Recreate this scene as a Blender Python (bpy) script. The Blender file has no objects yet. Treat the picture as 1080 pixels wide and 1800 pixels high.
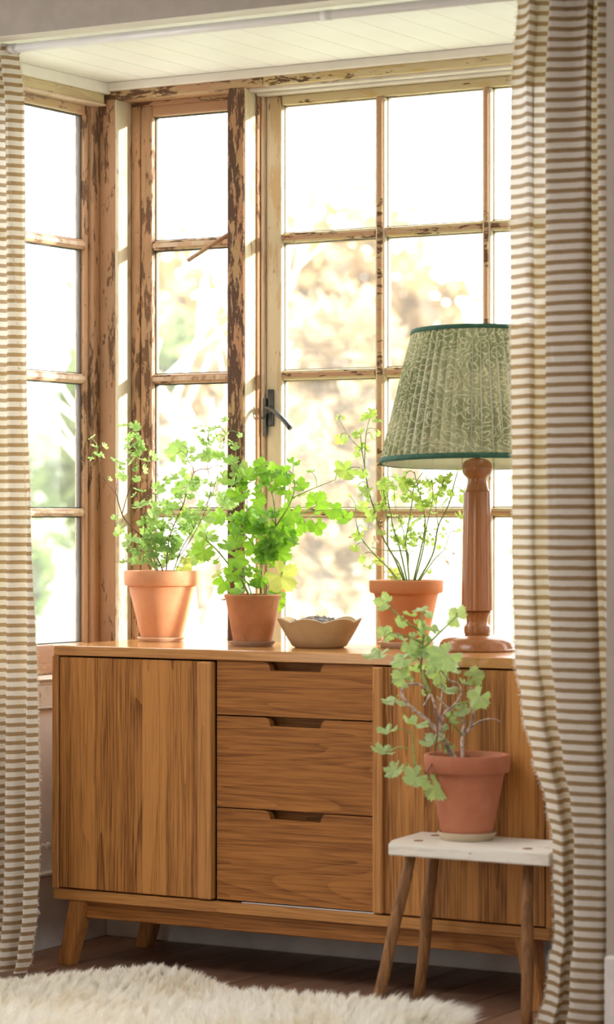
import bpy, bmesh, math, random
import numpy as np
from mathutils import Vector, Matrix

# ------------------------------------------------------------------ camera, sky, lights, exposure
scene = bpy.context.scene
COL = scene.collection
YAW = math.radians(30.6)
cam_d = bpy.data.cameras.new('camera')
cam = bpy.data.objects.new('camera', cam_d); COL.objects.link(cam)
cam.location = (3.857, -5.340, 1.047)
cam.rotation_euler = (math.pi / 2, 0, YAW)
cam_d.sensor_fit = 'VERTICAL'; cam_d.sensor_height = 36.0; cam_d.sensor_width = 21.6
cam_d.lens = 98.0
cam_d.shift_y = 12 / 1800
cam_d.clip_start = 0.05; cam_d.clip_end = 300
cam_d.dof.use_dof = True; cam_d.dof.focus_distance = 6.62; cam_d.dof.aperture_fstop = 3.2
scene.camera = cam

W = bpy.data.worlds.new('overcast_sky'); scene.world = W
W.use_nodes = True
bg = W.node_tree.nodes['Background']
bg.inputs['Color'].default_value = (1.0, 0.995, 0.985, 1); bg.inputs['Strength'].default_value = 4.2

def area(name, loc, rot, sx, sy, power, color=(1, 1, 1), portal=False):
    d = bpy.data.lights.new(name, 'AREA'); d.shape = 'RECTANGLE'; d.size = sx; d.size_y = sy
    d.energy = power; d.color = color
    if portal: d.cycles.is_portal = True
    o = bpy.data.objects.new(name, d); COL.objects.link(o)
    o.location = loc; o.rotation_euler = rot
    return o
area('room_portal_right', (6.5, -2.7, 1.5), (0, math.pi / 2, 0), 1.5, 1.9, 1, portal=True)  # guides sky through the fill opening added in the right wall
# opening added in the unseen ceiling as fill, in front of the bay
area('added_ceiling_portal', (0.45, -2.2, 2.62), (0, 0, 0), 1.3, 1.0, 1, portal=True)
# low sun grazing along the window wall from the right
sd = bpy.data.lights.new('low_sun', 'SUN'); sd.energy = 6.0; sd.angle = math.radians(1.5); sd.color = (1.0, 0.95, 0.86)
so = bpy.data.objects.new('low_sun', sd); COL.objects.link(so)
so.rotation_euler = Vector((-0.94, -0.285, -0.125)).to_track_quat('-Z', 'Y').to_euler()
# portals only tell the renderer where sky enters: bay and added fill openings
area('bay_portal', (0.75, 0.60, 1.4), (-math.pi / 2, 0, 0), 1.9, 1.5, 1, portal=True)
area('room_portal', (-2.1, -1.45, 1.65), (0, -math.pi / 2, 0), 1.3, 1.3, 1, portal=True)
area('room_portal_back', (1.8, -8.1, 1.5), (math.pi / 2, 0, 0), 1.1, 1.2, 1, portal=True)
area('bay_portal_left', (-0.27, 0.13, 1.4), (0, -math.pi / 2, 0), 1.5, 0.7, 1, portal=True)

scene.view_settings.view_transform = 'Standard'; scene.view_settings.look = 'None'
scene.view_settings.gamma = 1.0; scene.view_settings.use_curve_mapping = False
scene.view_settings.exposure = 1.15

# ------------------------------------------------------------------ helpers
def tag(o, label=None, cat=None, group=None, kind=None):
    if label: o['label'] = label
    if cat: o['category'] = cat
    if group: o['group'] = group
    if kind: o['kind'] = kind
    return o
def empty(name, loc=(0, 0, 0), rz=0.0):
    o = bpy.data.objects.new(name, None); COL.objects.link(o)
    o.location = loc; o.rotation_euler = (0, 0, rz); o.empty_display_size = 0.05
    return o
def link(name, me, mat=None, parent=None, smooth=False):
    if mat is not None and not me.materials: me.materials.append(mat)
    o = bpy.data.objects.new(name, me); COL.objects.link(o)
    if parent is not None: o.parent = parent
    if smooth:
        me.polygons.foreach_set('use_smooth', [True] * len(me.polygons))
    return o
def from_bm(name, bm, mat=None, parent=None, smooth=False):
    me = bpy.data.meshes.new(name); bm.normal_update(); bm.to_mesh(me); bm.free()
    return link(name, me, mat, parent, smooth)
def add_box(bm, x0, x1, y0, y1, z0, z1, bev=0.0, seg=1):
    t = bmesh.new()
    bmesh.ops.create_cube(t, size=1.0)
    for v in t.verts:
        v.co = Vector(((x0 + x1) / 2 + v.co.x * (x1 - x0), (y0 + y1) / 2 + v.co.y * (y1 - y0), (z0 + z1) / 2 + v.co.z * (z1 - z0)))
    if bev > 0:
        bmesh.ops.bevel(t, geom=list(t.edges), offset=bev, segments=seg, affect='EDGES', profile=0.5)
    me = bpy.data.meshes.new('tmp'); t.to_mesh(me); t.free(); bm.from_mesh(me); bpy.data.meshes.remove(me)
def box(name, x0, x1, y0, y1, z0, z1, mat, parent=None, bev=0.002, seg=1):
    bm = bmesh.new(); add_box(bm, x0, x1, y0, y1, z0, z1, bev, seg)
    return from_bm(name, bm, mat, parent)
def prism_mesh(name, poly, axis, a, b, bev=0.0):
    """extrude a 2-d polygon; axis 'y': poly in (x,z); axis 'x': poly in (y,z); axis 'z': poly in (x,y)"""
    bm = bmesh.new()
    def P(p, t):
        return {'y': (p[0], t, p[1]), 'x': (t, p[0], p[1]), 'z': (p[0], p[1], t)}[axis]
    lo = [bm.verts.new(P(p, a)) for p in poly]; hi = [bm.verts.new(P(p, b)) for p in poly]
    bm.faces.new(lo); bm.faces.new(hi)
    n = len(poly)
    for i in range(n): bm.faces.new((lo[i], lo[(i + 1) % n], hi[(i + 1) % n], hi[i]))
    bmesh.ops.recalc_face_normals(bm, faces=bm.faces)
    if bev > 0: bmesh.ops.bevel(bm, geom=list(bm.edges), offset=bev, segments=2, affect='EDGES', profile=0.5)
    return bm
def tube_bm(bm, pts, rads, seg=8, cap=True):
    pts = [Vector(p) for p in pts]; rings = []
    up = Vector((0.123, 0.31, 0.94)).normalized()
    for i, p in enumerate(pts):
        d = (pts[min(i + 1, len(pts) - 1)] - pts[max(i - 1, 0)]).normalized()
        a = d.cross(up)
        if a.length < 1e-3: a = d.cross(Vector((1, 0, 0)))
        a.normalize(); b = d.cross(a).normalized(); up = b.cross(d) if False else up
        r = rads[i] if isinstance(rads, (list, tuple)) else rads
        rings.append([bm.verts.new(p + a * (r * math.cos(2 * math.pi * k / seg)) + b * (r * math.sin(2 * math.pi * k / seg))) for k in range(seg)])
    for i in range(len(rings) - 1):
        for k in range(seg):
            bm.faces.new((rings[i][k], rings[i][(k + 1) % seg], rings[i + 1][(k + 1) % seg], rings[i + 1][k]))
    if cap:
        bm.faces.new(rings[0][::-1]); bm.faces.new(rings[-1])
def tube(name, pts, rads, mat, parent=None, seg=10):
    bm = bmesh.new(); tube_bm(bm, pts, rads, seg); bmesh.ops.recalc_face_normals(bm, faces=bm.faces)
    return from_bm(name, bm, mat, parent, True)
def lathe(name, prof, mat, parent=None, seg=64, loc=(0, 0, 0), fn=None):
    """prof: (r, z) list, bottom to top; r=0 closes"""
    bm = bmesh.new(); rings = []
    for r, z in prof:
        if r < 1e-5: rings.append([bm.verts.new((0, 0, z))])
        else:
            ring = []
            for k in range(seg):
                a = 2 * math.pi * k / seg
                rr, zz = (r, z) if fn is None else fn(r, z, a)
                ring.append(bm.verts.new((rr * math.cos(a), rr * math.sin(a), zz)))
            rings.append(ring)
    for A, B in zip(rings, rings[1:]):
        for k in range(seg):
            a0, a1 = A[k % len(A)], A[(k + 1) % len(A)]; b0, b1 = B[k % len(B)], B[(k + 1) % len(B)]
            vs = []
            for v in (a0, a1, b1, b0):
                if v not in vs: vs.append(v)
            if len(vs) > 2: bm.faces.new(vs)
    bmesh.ops.recalc_face_normals(bm, faces=bm.faces)
    o = from_bm(name, bm, mat, parent, True); o.location = loc
    return o
def sharp(o, deg=35):
    me = o.data
    try: me.set_sharp_from_angle(angle=math.radians(deg))
    except Exception: pass
    return o
def catmull(pts, n=5):
    pts = [Vector(p) for p in pts]; out = []
    for i in range(len(pts) - 1):
        p0, p1, p2, p3 = pts[max(i - 1, 0)], pts[i], pts[i + 1], pts[min(i + 2, len(pts) - 1)]
        for k in range(n):
            t = k / n
            out.append(0.5 * ((2 * p1) + (p2 - p0) * t + (2 * p0 - 5 * p1 + 4 * p2 - p3) * t * t + (3 * p1 - p0 - 3 * p2 + p3) * t ** 3))
    out.append(pts[-1]); return out

# ------------------------------------------------------------------ materials
class NT:
    def __init__(self, name):
        self.m = bpy.data.materials.new(name); self.m.use_nodes = True
        self.t = self.m.node_tree; self.t.nodes.clear()
        self.out = self.t.nodes.new('ShaderNodeOutputMaterial')
    def n(self, typ, **kw):
        nd = self.t.nodes.new(typ)
        for k, v in kw.items():
            if k in ('i',):
                for a, b in v.items(): self.set(nd, a, b)
            else: setattr(nd, k, v)
        return nd
    def set(self, nd, sock, val):
        s = nd.inputs[sock]
        if isinstance(val, bpy.types.NodeSocket): self.t.links.new(val, s)
        elif isinstance(val, bpy.types.Node): self.t.links.new(val.outputs[0], s)
        else:
            if isinstance(val, (tuple, list)) and len(val) == 3 and s.type == 'RGBA': val = (*val, 1)
            s.default_value = val
    def coord(self, scale=(1, 1, 1), loc=(0, 0, 0), kind='Object', rnd=0.0):
        c = self.n('ShaderNodeTexCoord').outputs[kind]
        mp = self.n('ShaderNodeMapping'); self.set(mp, 'Vector', c); mp.inputs['Scale'].default_value = scale
        if rnd:
            oi = self.n('ShaderNodeObjectInfo'); mu = self.math('MULTIPLY', oi.outputs['Random'], rnd)
            cb = self.n('ShaderNodeCombineXYZ'); self.set(cb, 0, mu); self.set(cb, 1, mu); self.set(cb, 2, mu)
            self.set(mp, 'Location', cb.outputs[0])
        else: mp.inputs['Location'].default_value = loc
        return mp.outputs[0]
    def noise(self, vec, scale, detail=3, rough=0.55, dist=0.0):
        nd = self.n('ShaderNodeTexNoise'); self.set(nd, 'Vector', vec)
        nd.inputs['Scale'].default_value = scale; nd.inputs['Detail'].default_value = detail
        nd.inputs['Roughness'].default_value = rough; nd.inputs['Distortion'].default_value = dist
        return nd.outputs['Fac']
    def math(self, op, a, b=None, c=None, clamp=False):
        nd = self.n('ShaderNodeMath', operation=op); nd.use_clamp = clamp
        self.set(nd, 0, a)
        if b is not None: self.set(nd, 1, b)
        if c is not None: self.set(nd, 2, c)
        return nd.outputs[0]
    def ramp(self, fac, stops, interp='LINEAR'):
        nd = self.n('ShaderNodeValToRGB'); nd.color_ramp.interpolation = interp
        el = nd.color_ramp.elements
        while len(el) < len(stops): el.new(0.5)
        for e, (p, c) in zip(el, stops):
            e.position = p; e.color = (*c, 1) if len(c) == 3 else c
        self.set(nd, 'Fac', fac); return nd.outputs['Color']
    def step(self, fac, lo, hi):
        nd = self.n('ShaderNodeMapRange'); nd.interpolation_type = 'SMOOTHSTEP'
        self.set(nd, 'Value', fac); nd.inputs['From Min'].default_value = lo; nd.inputs['From Max'].default_value = hi
        return nd.outputs[0]
    def mix(self, fac, a, b, blend='MIX'):
        nd = self.n('ShaderNodeMix', data_type='RGBA', blend_type=blend)
        self.set(nd, 0, fac); self.set(nd, 6, a); self.set(nd, 7, b)
        return nd.outputs[2]
    def bump(self, h, strength=0.3, dist=0.002):
        nd = self.n('ShaderNodeBump'); nd.inputs['Strength'].default_value = strength; nd.inputs['Distance'].default_value = dist
        self.set(nd, 'Height', h); return nd.outputs[0]
    def pbr(self, col, rough=0.5, normal=None, spec=0.5, **kw):
        b = self.n('ShaderNodeBsdfPrincipled')
        self.set(b, 'Base Color', col); self.set(b, 'Roughness', rough)
        b.inputs['Specular IOR Level'].default_value = spec
        if normal is not None: self.set(b, 'Normal', normal)
        for k, v in kw.items(): self.set(b, k, v)
        return b.outputs[0]
    def done(self, sh):
        self.t.links.new(sh, self.out.inputs['Surface']); return self.m
def plain(name, col, rough=0.6, spec=0.4, var=0.06, scale=18):
    t = NT(name); c = t.coord(); n = t.noise(c, scale, 4)
    f = t.step(n, 0.3, 0.7)
    lo = tuple(max(0, x * (1 - var)) for x in col); hi = tuple(min(1, x * (1 + var)) for x in col)
    return t.done(t.pbr(t.mix(f, lo, hi), rough, spec=spec))

def oak(name, grain, dark, light, strip=0.0, rough=0.42, spec=0.3, ringw=0.40, midw=1.0):
    """grain: axis index the fibres run along"""
    t = NT(name)
    sc = [1.0, 1.0, 1.0]; sc[grain] = 0.055
    v = t.coord(tuple(sc), rnd=7.0)
    raw = t.n('ShaderNodeTexCoord').outputs['Object']
    sep = t.n('ShaderNodeSeparateXYZ'); t.set(sep, 0, raw)
    tone = None
    if strip:
        idx = t.math('FLOOR', t.math('DIVIDE', t.math('ADD', sep.outputs[0], 0.013), strip))
        wn = t.n('ShaderNodeTexWhiteNoise', noise_dimensions='1D'); t.set(wn, 'W', idx)
        tone = wn.outputs['Value']
        cb = t.n('ShaderNodeCombineXYZ'); t.set(cb, 0, t.math('MULTIPLY', tone, 5.0)); t.set(cb, 1, t.math('MULTIPLY', tone, 3.0))
        ad = t.n('ShaderNodeVectorMath', operation='ADD'); t.set(ad, 0, v); t.set(ad, 1, cb.outputs[0]); v = ad.outputs[0]
    big = t.noise(v, 8.5, 2, 0.45, 0.2)
    ring = t.math('FRACT', t.math('MULTIPLY', big, 24.0))
    ring = t.math('POWER', ring, 1.8)
    sc2 = [260.0, 260.0, 260.0]; sc2[grain] = 7.0
    fine = t.noise(t.coord(tuple(sc2)), 1.0, 2, 0.6)
    sc3 = [40.0, 40.0, 40.0]; sc3[grain] = 1.6
    mid = t.noise(t.coord(tuple(sc3)), 1.0, 3, 0.6)
    f = t.math('ADD', t.math('MULTIPLY', ring, ringw), t.math('MULTIPLY', t.step(fine, 0.40, 0.62), 0.42))
    f = t.math('ADD', f, t.math('MULTIPLY', t.math('SUBTRACT', mid, 0.47), 0.85 * midw))
    if tone is not None: f = t.math('ADD', f, t.math('MULTIPLY', t.math('SUBTRACT', tone, 0.5), 0.62))
    mean = tuple((a + 2 * b) / 3 for a, b in zip(dark, light))
    col = t.ramp(f, [(0.0, light), (0.38, mean), (1.0, dark)])
    return t.done(t.pbr(col, rough, t.bump(fine, 0.12, 0.0006), spec=spec))

def peel(name, paint, under, bare, axis, amt=0.5, dk=0.25, rough=0.5, spec=0.5, bump=0.5):
    """old flaking paint: a paint coat, an older undercoat and bare wood showing in long flakes"""
    t = NT(name)
    s = [30.0, 30.0, 30.0]; s[axis] = 5.0
    v = t.coord(tuple(s), rnd=3.0)
    a = t.noise(v, 1.0, 6, 0.68, 0.4)
    s2 = [62.0, 62.0, 62.0]; s2[axis] = 13.0
    b = t.noise(t.coord(tuple(s2), rnd=5.0), 1.0, 5, 0.72, 0.3)
    s3 = [8.0, 8.0, 8.0]; s3[axis] = 1.5
    c = t.noise(t.coord(tuple(s3), rnd=2.0), 1.0, 2)
    m1 = t.step(t.math('ADD', a, t.math('MULTIPLY', t.math('SUBTRACT', c, 0.5), 0.5)), 0.5 + (0.5 - amt) * 0.4 - 0.03, 0.5 + (0.5 - amt) * 0.4 + 0.03)
    m2 = t.step(t.math('ADD', b, t.math('MULTIPLY', t.math('SUBTRACT', c, 0.5), 0.6)), 0.5 + (0.5 - dk) * 0.4 - 0.02, 0.5 + (0.5 - dk) * 0.4 + 0.02)
    grain = t.noise(t.coord(tuple(x * 6 for x in s)), 1.0, 2)
    col = t.mix(m1, paint, under)
    col = t.mix(m2, col, bare)
    col = t.mix(t.math('MULTIPLY', grain, 0.35), col, t.mix(1.0, col, (0.62, 0.58, 0.52), 'MULTIPLY'))
    r = t.math('ADD', rough, t.math('MULTIPLY', m2, 0.3), clamp=True)
    h = t.math('SUBTRACT', 1.0, t.math('ADD', t.math('MULTIPLY', m1, 0.5), t.math('MULTIPLY', m2, 0.5)))
    return t.done(t.pbr(col, r, t.bump(h, bump, 0.0012), spec=spec))

M = {}
M['oak_v'] = oak('oak_upright', 2, (0.15, 0.050, 0.012), (0.55, 0.25, 0.070), strip=0.067)
M['oak_h'] = oak('oak_level', 0, (0.125, 0.040, 0.009), (0.41, 0.165, 0.040))
M['oak_frame'] = oak('oak_frame', 0, (0.25, 0.10, 0.028), (0.52, 0.245, 0.075))
M['oak_post'] = oak('oak_post', 2, (0.25, 0.10, 0.028), (0.54, 0.255, 0.08))
M['oak_leg'] = oak('oak_leg', 2, (0.19, 0.07, 0.018), (0.44, 0.19, 0.055))
M['oak_top'] = oak('oak_top', 0, (0.30, 0.12, 0.035), (0.60, 0.30, 0.10), rough=0.13, spec=0.6, ringw=0.2)
M['dark'] = plain('shadow_gap', (0.02, 0.012, 0.008), 0.9)
M['lampwood'] = oak('turned_wood', 2, (0.19, 0.065, 0.022), (0.36, 0.145, 0.052), rough=0.22, spec=0.5, ringw=0.05, midw=0.3)
M['stoolwood'] = oak('stool_leg_wood', 2, (0.07, 0.03, 0.012), (0.30, 0.14, 0.05), rough=0.5)
ORANGE = (0.52, 0.30, 0.17); CREAM = (0.62, 0.50, 0.30); BROWN = (0.14, 0.065, 0.03); WHITE = (0.78, 0.72, 0.62); GREY = (0.33, 0.24, 0.17)
M['w_orange'] = peel('flaked_orange_upright', ORANGE, (0.46, 0.28, 0.16), (0.17, 0.09, 0.05), 2, 0.4, 0.31)
M['w_orange_x'] = peel('flaked_orange_level', ORANGE, (0.52, 0.36, 0.19), BROWN, 0, 0.4, 0.26)
M['w_orange_y'] = peel('flaked_orange_side', ORANGE, (0.58, 0.42, 0.24), GREY, 1, 0.5, 0.25)
M['w_dark'] = peel('flaked_dark_brown', (0.45, 0.22, 0.10), (0.44, 0.27, 0.11), (0.105, 0.048, 0.024), 2, 0.5, 0.57, bump=0.8)
M['w_cream'] = peel('flaked_cream_upright', (0.66, 0.56, 0.40), (0.60, 0.44, 0.25), (0.30, 0.16, 0.08), 2, 0.35, 0.14)
M['w_cream_x'] = peel('flaked_cream_level', (0.66, 0.55, 0.32), (0.62, 0.46, 0.2), (0.14, 0.07, 0.03), 0, 0.35, 0.22)
M['w_cream_y'] = peel('flaked_cream_side', (0.64, 0.52, 0.30), (0.55, 0.42, 0.24), (0.2, 0.13, 0.07), 1, 0.4, 0.2)
M['w_gloss'] = peel('glossy_cream_reveal', (0.74, 0.66, 0.50), (0.66, 0.54, 0.36), (0.34, 0.22, 0.13), 2, 0.36, 0.2, rough=0.12, spec=1.0, bump=0.02)
M['w_pinkish'] = peel('pinkish_bead', (0.70, 0.55, 0.42), (0.62, 0.42, 0.27), (0.4, 0.24, 0.14), 2, 0.4, 0.15, rough=0.3)
M['w_white'] = peel('white_paint_trim', (0.80, 0.77, 0.70), (0.74, 0.69, 0.6), (0.5, 0.42, 0.34), 0, 0.25, 0.05, rough=0.4, bump=0.2)
M['ceiling'] = plain('ceiling_paint', (0.885, 0.89, 0.865), 0.55, var=0.02, scale=5)
M['trimpaint'] = plain('trim_paint', (0.82, 0.79, 0.72), 0.5, var=0.03)
M['plaster'] = plain('white_plaster', (0.88, 0.86, 0.85), 0.75, var=0.04, scale=9)
M['taupe'] = plain('taupe_wall_paint', (0.37, 0.325, 0.275), 0.8, var=0.05, scale=30)
M['skirt'] = plain('skirting_paint', (0.62, 0.57, 0.54), 0.6, var=0.08, scale=12)
M['roomwall'] = plain('room_wall_paint', (0.62, 0.57, 0.50), 0.85, var=0.03, scale=6)
M['iron'] = plain('black_iron', (0.02, 0.02, 0.022), 0.35, 0.7)
M['rod'] = plain('white_rod_paint', (0.80, 0.79, 0.75), 0.35, var=0.02)
M['palestrip'] = plain('pale_strip_paint', (0.75, 0.74, 0.72), 0.3, 0.6)
def m_planks():
    t = NT('dark_floor_planks')
    v = t.coord((14, 1.3, 14), rnd=9.0); n = t.noise(v, 1.0, 4, 0.6, 0.4)
    fine = t.noise(t.coord((160, 6, 160), rnd=4.0), 1.0, 2)
    oi = t.n('ShaderNodeObjectInfo')
    f = t.math('ADD', t.math('MULTIPLY', n, 0.8), t.math('MULTIPLY', fine, 0.25)); f = t.math('ADD', f, t.math('MULTIPLY', t.math('SUBTRACT', oi.outputs['Random'], 0.5), 0.25))
    col = t.ramp(f, [(0.2, (0.34, 0.19, 0.12)), (0.55, (0.22, 0.115, 0.07)), (0.9, (0.08, 0.038, 0.024))])
    return t.done(t.pbr(col, t.math('ADD', 0.34, t.math('MULTIPLY', n, 0.2)), t.bump(fine, 0.15, 0.001), spec=0.5))
M['planks'] = m_planks()
def m_terracotta(name, a, b, bloom, spots=0.3):
    t = NT(name); v = t.coord(rnd=4.0)
    n = t.noise(v, 11, 5, 0.6); n2 = t.noise(v, 60, 4, 0.7)
    col = t.mix(t.step(n, 0.3, 0.7), a, b)
    s = t.noise(t.coord((9, 9, 4), rnd=6.0), 1.6, 5, 0.65)
    col = t.mix(t.math('MULTIPLY', t.step(s, 0.52, 0.75), spots), col, bloom)
    hz = t.noise(t.coord((3, 3, 160)), 1.0, 2)
    return t.done(t.pbr(col, 0.78, t.bump(t.math('ADD', n2, t.math('MULTIPLY', hz, 0.8)), 0.12, 0.001), spec=0.25))
M['terra_a'] = m_terracotta('pale_terracotta', (0.55, 0.24, 0.115), (0.63, 0.31, 0.165), (0.70, 0.48, 0.34), 0.35)
M['terra_b'] = m_terracotta('dark_mottled_terracotta', (0.36, 0.145, 0.065), (0.50, 0.22, 0.095), (0.20, 0.09, 0.05), 0.6)
M['terra_c'] = m_terracotta('orange_terracotta', (0.54, 0.195, 0.075), (0.60, 0.245, 0.10), (0.66, 0.35, 0.2), 0.2)
M['terra_d'] = m_terracotta('brick_red_terracotta', (0.40, 0.135, 0.07), (0.47, 0.18, 0.095), (0.60, 0.40, 0.31), 0.3)
M['saucer_pale'] = m_terracotta('pale_saucer_clay', (0.62, 0.40, 0.26), (0.70, 0.48, 0.33), (0.75, 0.6, 0.5), 0.3)
M['saucer_dark'] = m_terracotta('grey_brown_saucer_clay', (0.30, 0.19, 0.12), (0.38, 0.25, 0.16), (0.2, 0.14, 0.1), 0.4)
M['saucer_stone'] = m_terracotta('buff_saucer_clay', (0.46, 0.37, 0.25), (0.54, 0.44, 0.31), (0.62, 0.55, 0.45), 0.3)
M['bowl'] = m_terracotta('buff_stone_bowl', (0.42, 0.29, 0.15), (0.52, 0.38, 0.21), (0.60, 0.48, 0.32), 0.4)
M['soil'] = plain('potting_soil', (0.045, 0.028, 0.018), 0.95, 0.1, 0.6, 90)
M['pebble'] = plain('dried_lavender_grey', (0.32, 0.30, 0.30), 0.9, 0.1, 0.5, 120)
def m_leaf(name, a, b, trans, tw=0.5):
    t = NT(name); oi = t.n('ShaderNodeObjectInfo')
    v = t.coord(); n = t.noise(v, 2.5, 3)
    f = t.math('ADD', t.math('MULTIPLY', oi.outputs['Random'], 0.7), t.math('MULTIPLY', n, 0.3), clamp=True)
    col = t.mix(f, a, b)
    ug = t.n('ShaderNodeTexGradient', gradient_type='RADIAL'); t.set(ug, 'Vector', v)
    vein = t.math('SUBTRACT', 1.0, t.step(t.math('ABSOLUTE', t.math('SUBTRACT', t.math('FRACT', t.math('MULTIPLY', ug.outputs['Fac'], 9.0)), 0.5)), 0.02, 0.08))
    col = t.mix(t.math('MULTIPLY', vein, 0.35), col, tuple(min(1, x * 1.5) for x in b))
    d = t.pbr(col, 0.36, t.bump(n, 0.3, 0.05), spec=0.5)
    tr = t.n('ShaderNodeBsdfTranslucent'); t.set(tr, 'Color', t.mix(f, trans, tuple(x * 0.85 for x in trans)))
    mx = t.n('ShaderNodeMixShader'); mx.inputs[0].default_value = tw
    t.t.links.new(d, mx.inputs[1]); t.t.links.new(tr.outputs[0], mx.inputs[2])
    return t.done(mx.outputs[0])
M['leaf_a'] = m_leaf('geranium_leaf_soft_green', (0.25, 0.42, 0.14), (0.40, 0.56, 0.24), (0.48, 0.72, 0.16))
M['leaf_b'] = m_leaf('geranium_leaf_bright_green', (0.13, 0.33, 0.035), (0.25, 0.47, 0.07), (0.33, 0.62, 0.035))
M['leaf_c'] = m_leaf('geranium_leaf_lime', (0.27, 0.43, 0.10), (0.38, 0.52, 0.15), (0.55, 0.74, 0.14), 0.58)
M['leaf_d'] = m_leaf('geranium_leaf_pale_felted', (0.34, 0.49, 0.21), (0.46, 0.60, 0.30), (0.55, 0.74, 0.17), 0.45)
M['leaf_y'] = m_leaf('geranium_leaf_yellowed', (0.50, 0.58, 0.12), (0.56, 0.62, 0.2), (0.74, 0.80, 0.16), 0.55)
M['leaf_br'] = m_leaf('geranium_leaf_withered', (0.42, 0.24, 0.12), (0.5, 0.3, 0.16), (0.6, 0.36, 0.16), 0.4)
M['leaf_or'] = m_leaf('geranium_leaf_orange', (0.55, 0.22, 0.05), (0.6, 0.26, 0.07), (0.8, 0.3, 0.05), 0.4)
M['stem_brown'] = plain('woody_stem', (0.17, 0.075, 0.045), 0.7, var=0.3, scale=80)
M['stem_green'] = plain('green_stem', (0.24, 0.34, 0.09), 0.5, var=0.25, scale=60)
M['stem_gnarl'] = plain('gnarled_grey_stem', (0.46, 0.35, 0.29), 0.85, var=0.5, scale=120)
def m_curtain():
    t = NT('striped_curtain_linen')
    c = t.n('ShaderNodeUVMap').outputs[0]
    sep = t.n('ShaderNodeSeparateXYZ'); t.set(sep, 0, c)
    wob = t.math('MULTIPLY', t.math('SUBTRACT', t.noise(c, 30, 2), 0.5), 0.0022)
    ph = t.math('FRACT', t.math('DIVIDE', t.math('ADD', sep.outputs[1], wob), 0.0205))
    st = t.math('MULTIPLY', t.step(ph, 0.0, 0.06), t.math('SUBTRACT', 1.0, t.step(ph, 0.44, 0.50)))
    mpx = t.n('ShaderNodeMapping'); t.set(mpx, 'Vector', c); mpx.inputs['Scale'].default_value = (900, 60, 1)
    mpy = t.n('ShaderNodeMapping'); t.set(mpy, 'Vector', c); mpy.inputs['Scale'].default_value = (40, 900, 1)
    weave = t.math('ADD', t.math('MULTIPLY', t.noise(mpx.outputs[0], 1.0, 1), 0.5), t.math('MULTIPLY', t.noise(mpy.outputs[0], 1.0, 1), 0.5))
    cream = t.mix(t.step(weave, 0.35, 0.65), (0.66, 0.62, 0.55), (0.76, 0.73, 0.66))
    tan = t.mix(t.step(weave, 0.35, 0.65), (0.24, 0.16, 0.085), (0.36, 0.255, 0.15))
    col = t.mix(st, cream, tan)
    d = t.n('ShaderNodeBsdfDiffuse'); t.set(d, 'Color', col); t.set(d, 'Normal', t.bump(weave, 0.15, 0.0008))
    tr = t.n('ShaderNodeBsdfTranslucent'); t.set(tr, 'Color', t.mix(st, (0.80, 0.72, 0.55), (0.52, 0.35, 0.16)))
    mx = t.n('ShaderNodeMixShader'); mx.inputs[0].default_value = 0.30
    t.t.links.new(d.outputs[0], mx.inputs[1]); t.t.links.new(tr.outputs[0], mx.inputs[2])
    tp = t.n('ShaderNodeBsdfTransparent'); m2 = t.n('ShaderNodeMixShader')
    t.set(m2, 0, t.math('MULTIPLY', t.math('SUBTRACT', 1.0, t.math('MULTIPLY', st, 0.6)), 0.03))
    t.t.links.new(mx.outputs[0], m2.inputs[1]); t.t.links.new(tp.outputs[0], m2.inputs[2])
    return t.done(m2.outputs[0])
M['curtain'] = m_curtain()
def m_fringe():
    t = NT('frayed_threads'); d = t.n('ShaderNodeBsdfDiffuse'); t.set(d, 'Color', (0.72, 0.66, 0.56, 1))
    tr = t.n('ShaderNodeBsdfTranslucent'); t.set(tr, 'Color', (0.75, 0.66, 0.5, 1))
    mx = t.n('ShaderNodeMixShader'); mx.inputs[0].default_value = 0.4
    t.t.links.new(d.outputs[0], mx.inputs[1]); t.t.links.new(tr.outputs[0], mx.inputs[2]); return t.done(mx.outputs[0])
M['fringe'] = m_fringe()
def m_glass():
    t = NT('old_hazed_window_glass')
    v = t.coord(); n = t.noise(v, 14, 4, 0.6)
    sp = t.noise(v, 120, 2); haze = t.math('ADD', 0.03, t.math('MULTIPLY', t.step(n, 0.45, 0.7), 0.03))  # white veil mixed into the panes imitates bloom from the bright outside
    haze = t.math('ADD', haze, t.math('MULTIPLY', t.step(sp, 0.70, 0.74), 0.10))
    tp = t.n('ShaderNodeBsdfTransparent'); tl = t.n('ShaderNodeBsdfTranslucent'); t.set(tl, 'Color', (0.95, 0.94, 0.9, 1))
    gl = t.n('ShaderNodeBsdfGlossy'); gl.inputs['Roughness'].default_value = 0.03; t.set(gl, 'Color', (0.9, 0.9, 0.9, 1))
    m1 = t.n('ShaderNodeMixShader'); t.set(m1, 0, haze)
    t.t.links.new(tp.outputs[0], m1.inputs[1]); t.t.links.new(tl.outputs[0], m1.inputs[2])
    lw = t.n('ShaderNodeLayerWeight'); lw.inputs['Blend'].default_value = 0.5
    fr = t.math('ADD', 0.025, t.math('MULTIPLY', t.math('POWER', lw.outputs['Facing'], 5.0), 0.6))
    m2 = t.n('ShaderNodeMixShader'); t.set(m2, 0, fr)
    t.t.links.new(m1.outputs[0], m2.inputs[1]); t.t.links.new(gl.outputs[0], m2.inputs[2])
    return t.done(m2.outputs[0])
M['glass'] = m_glass()
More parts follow.
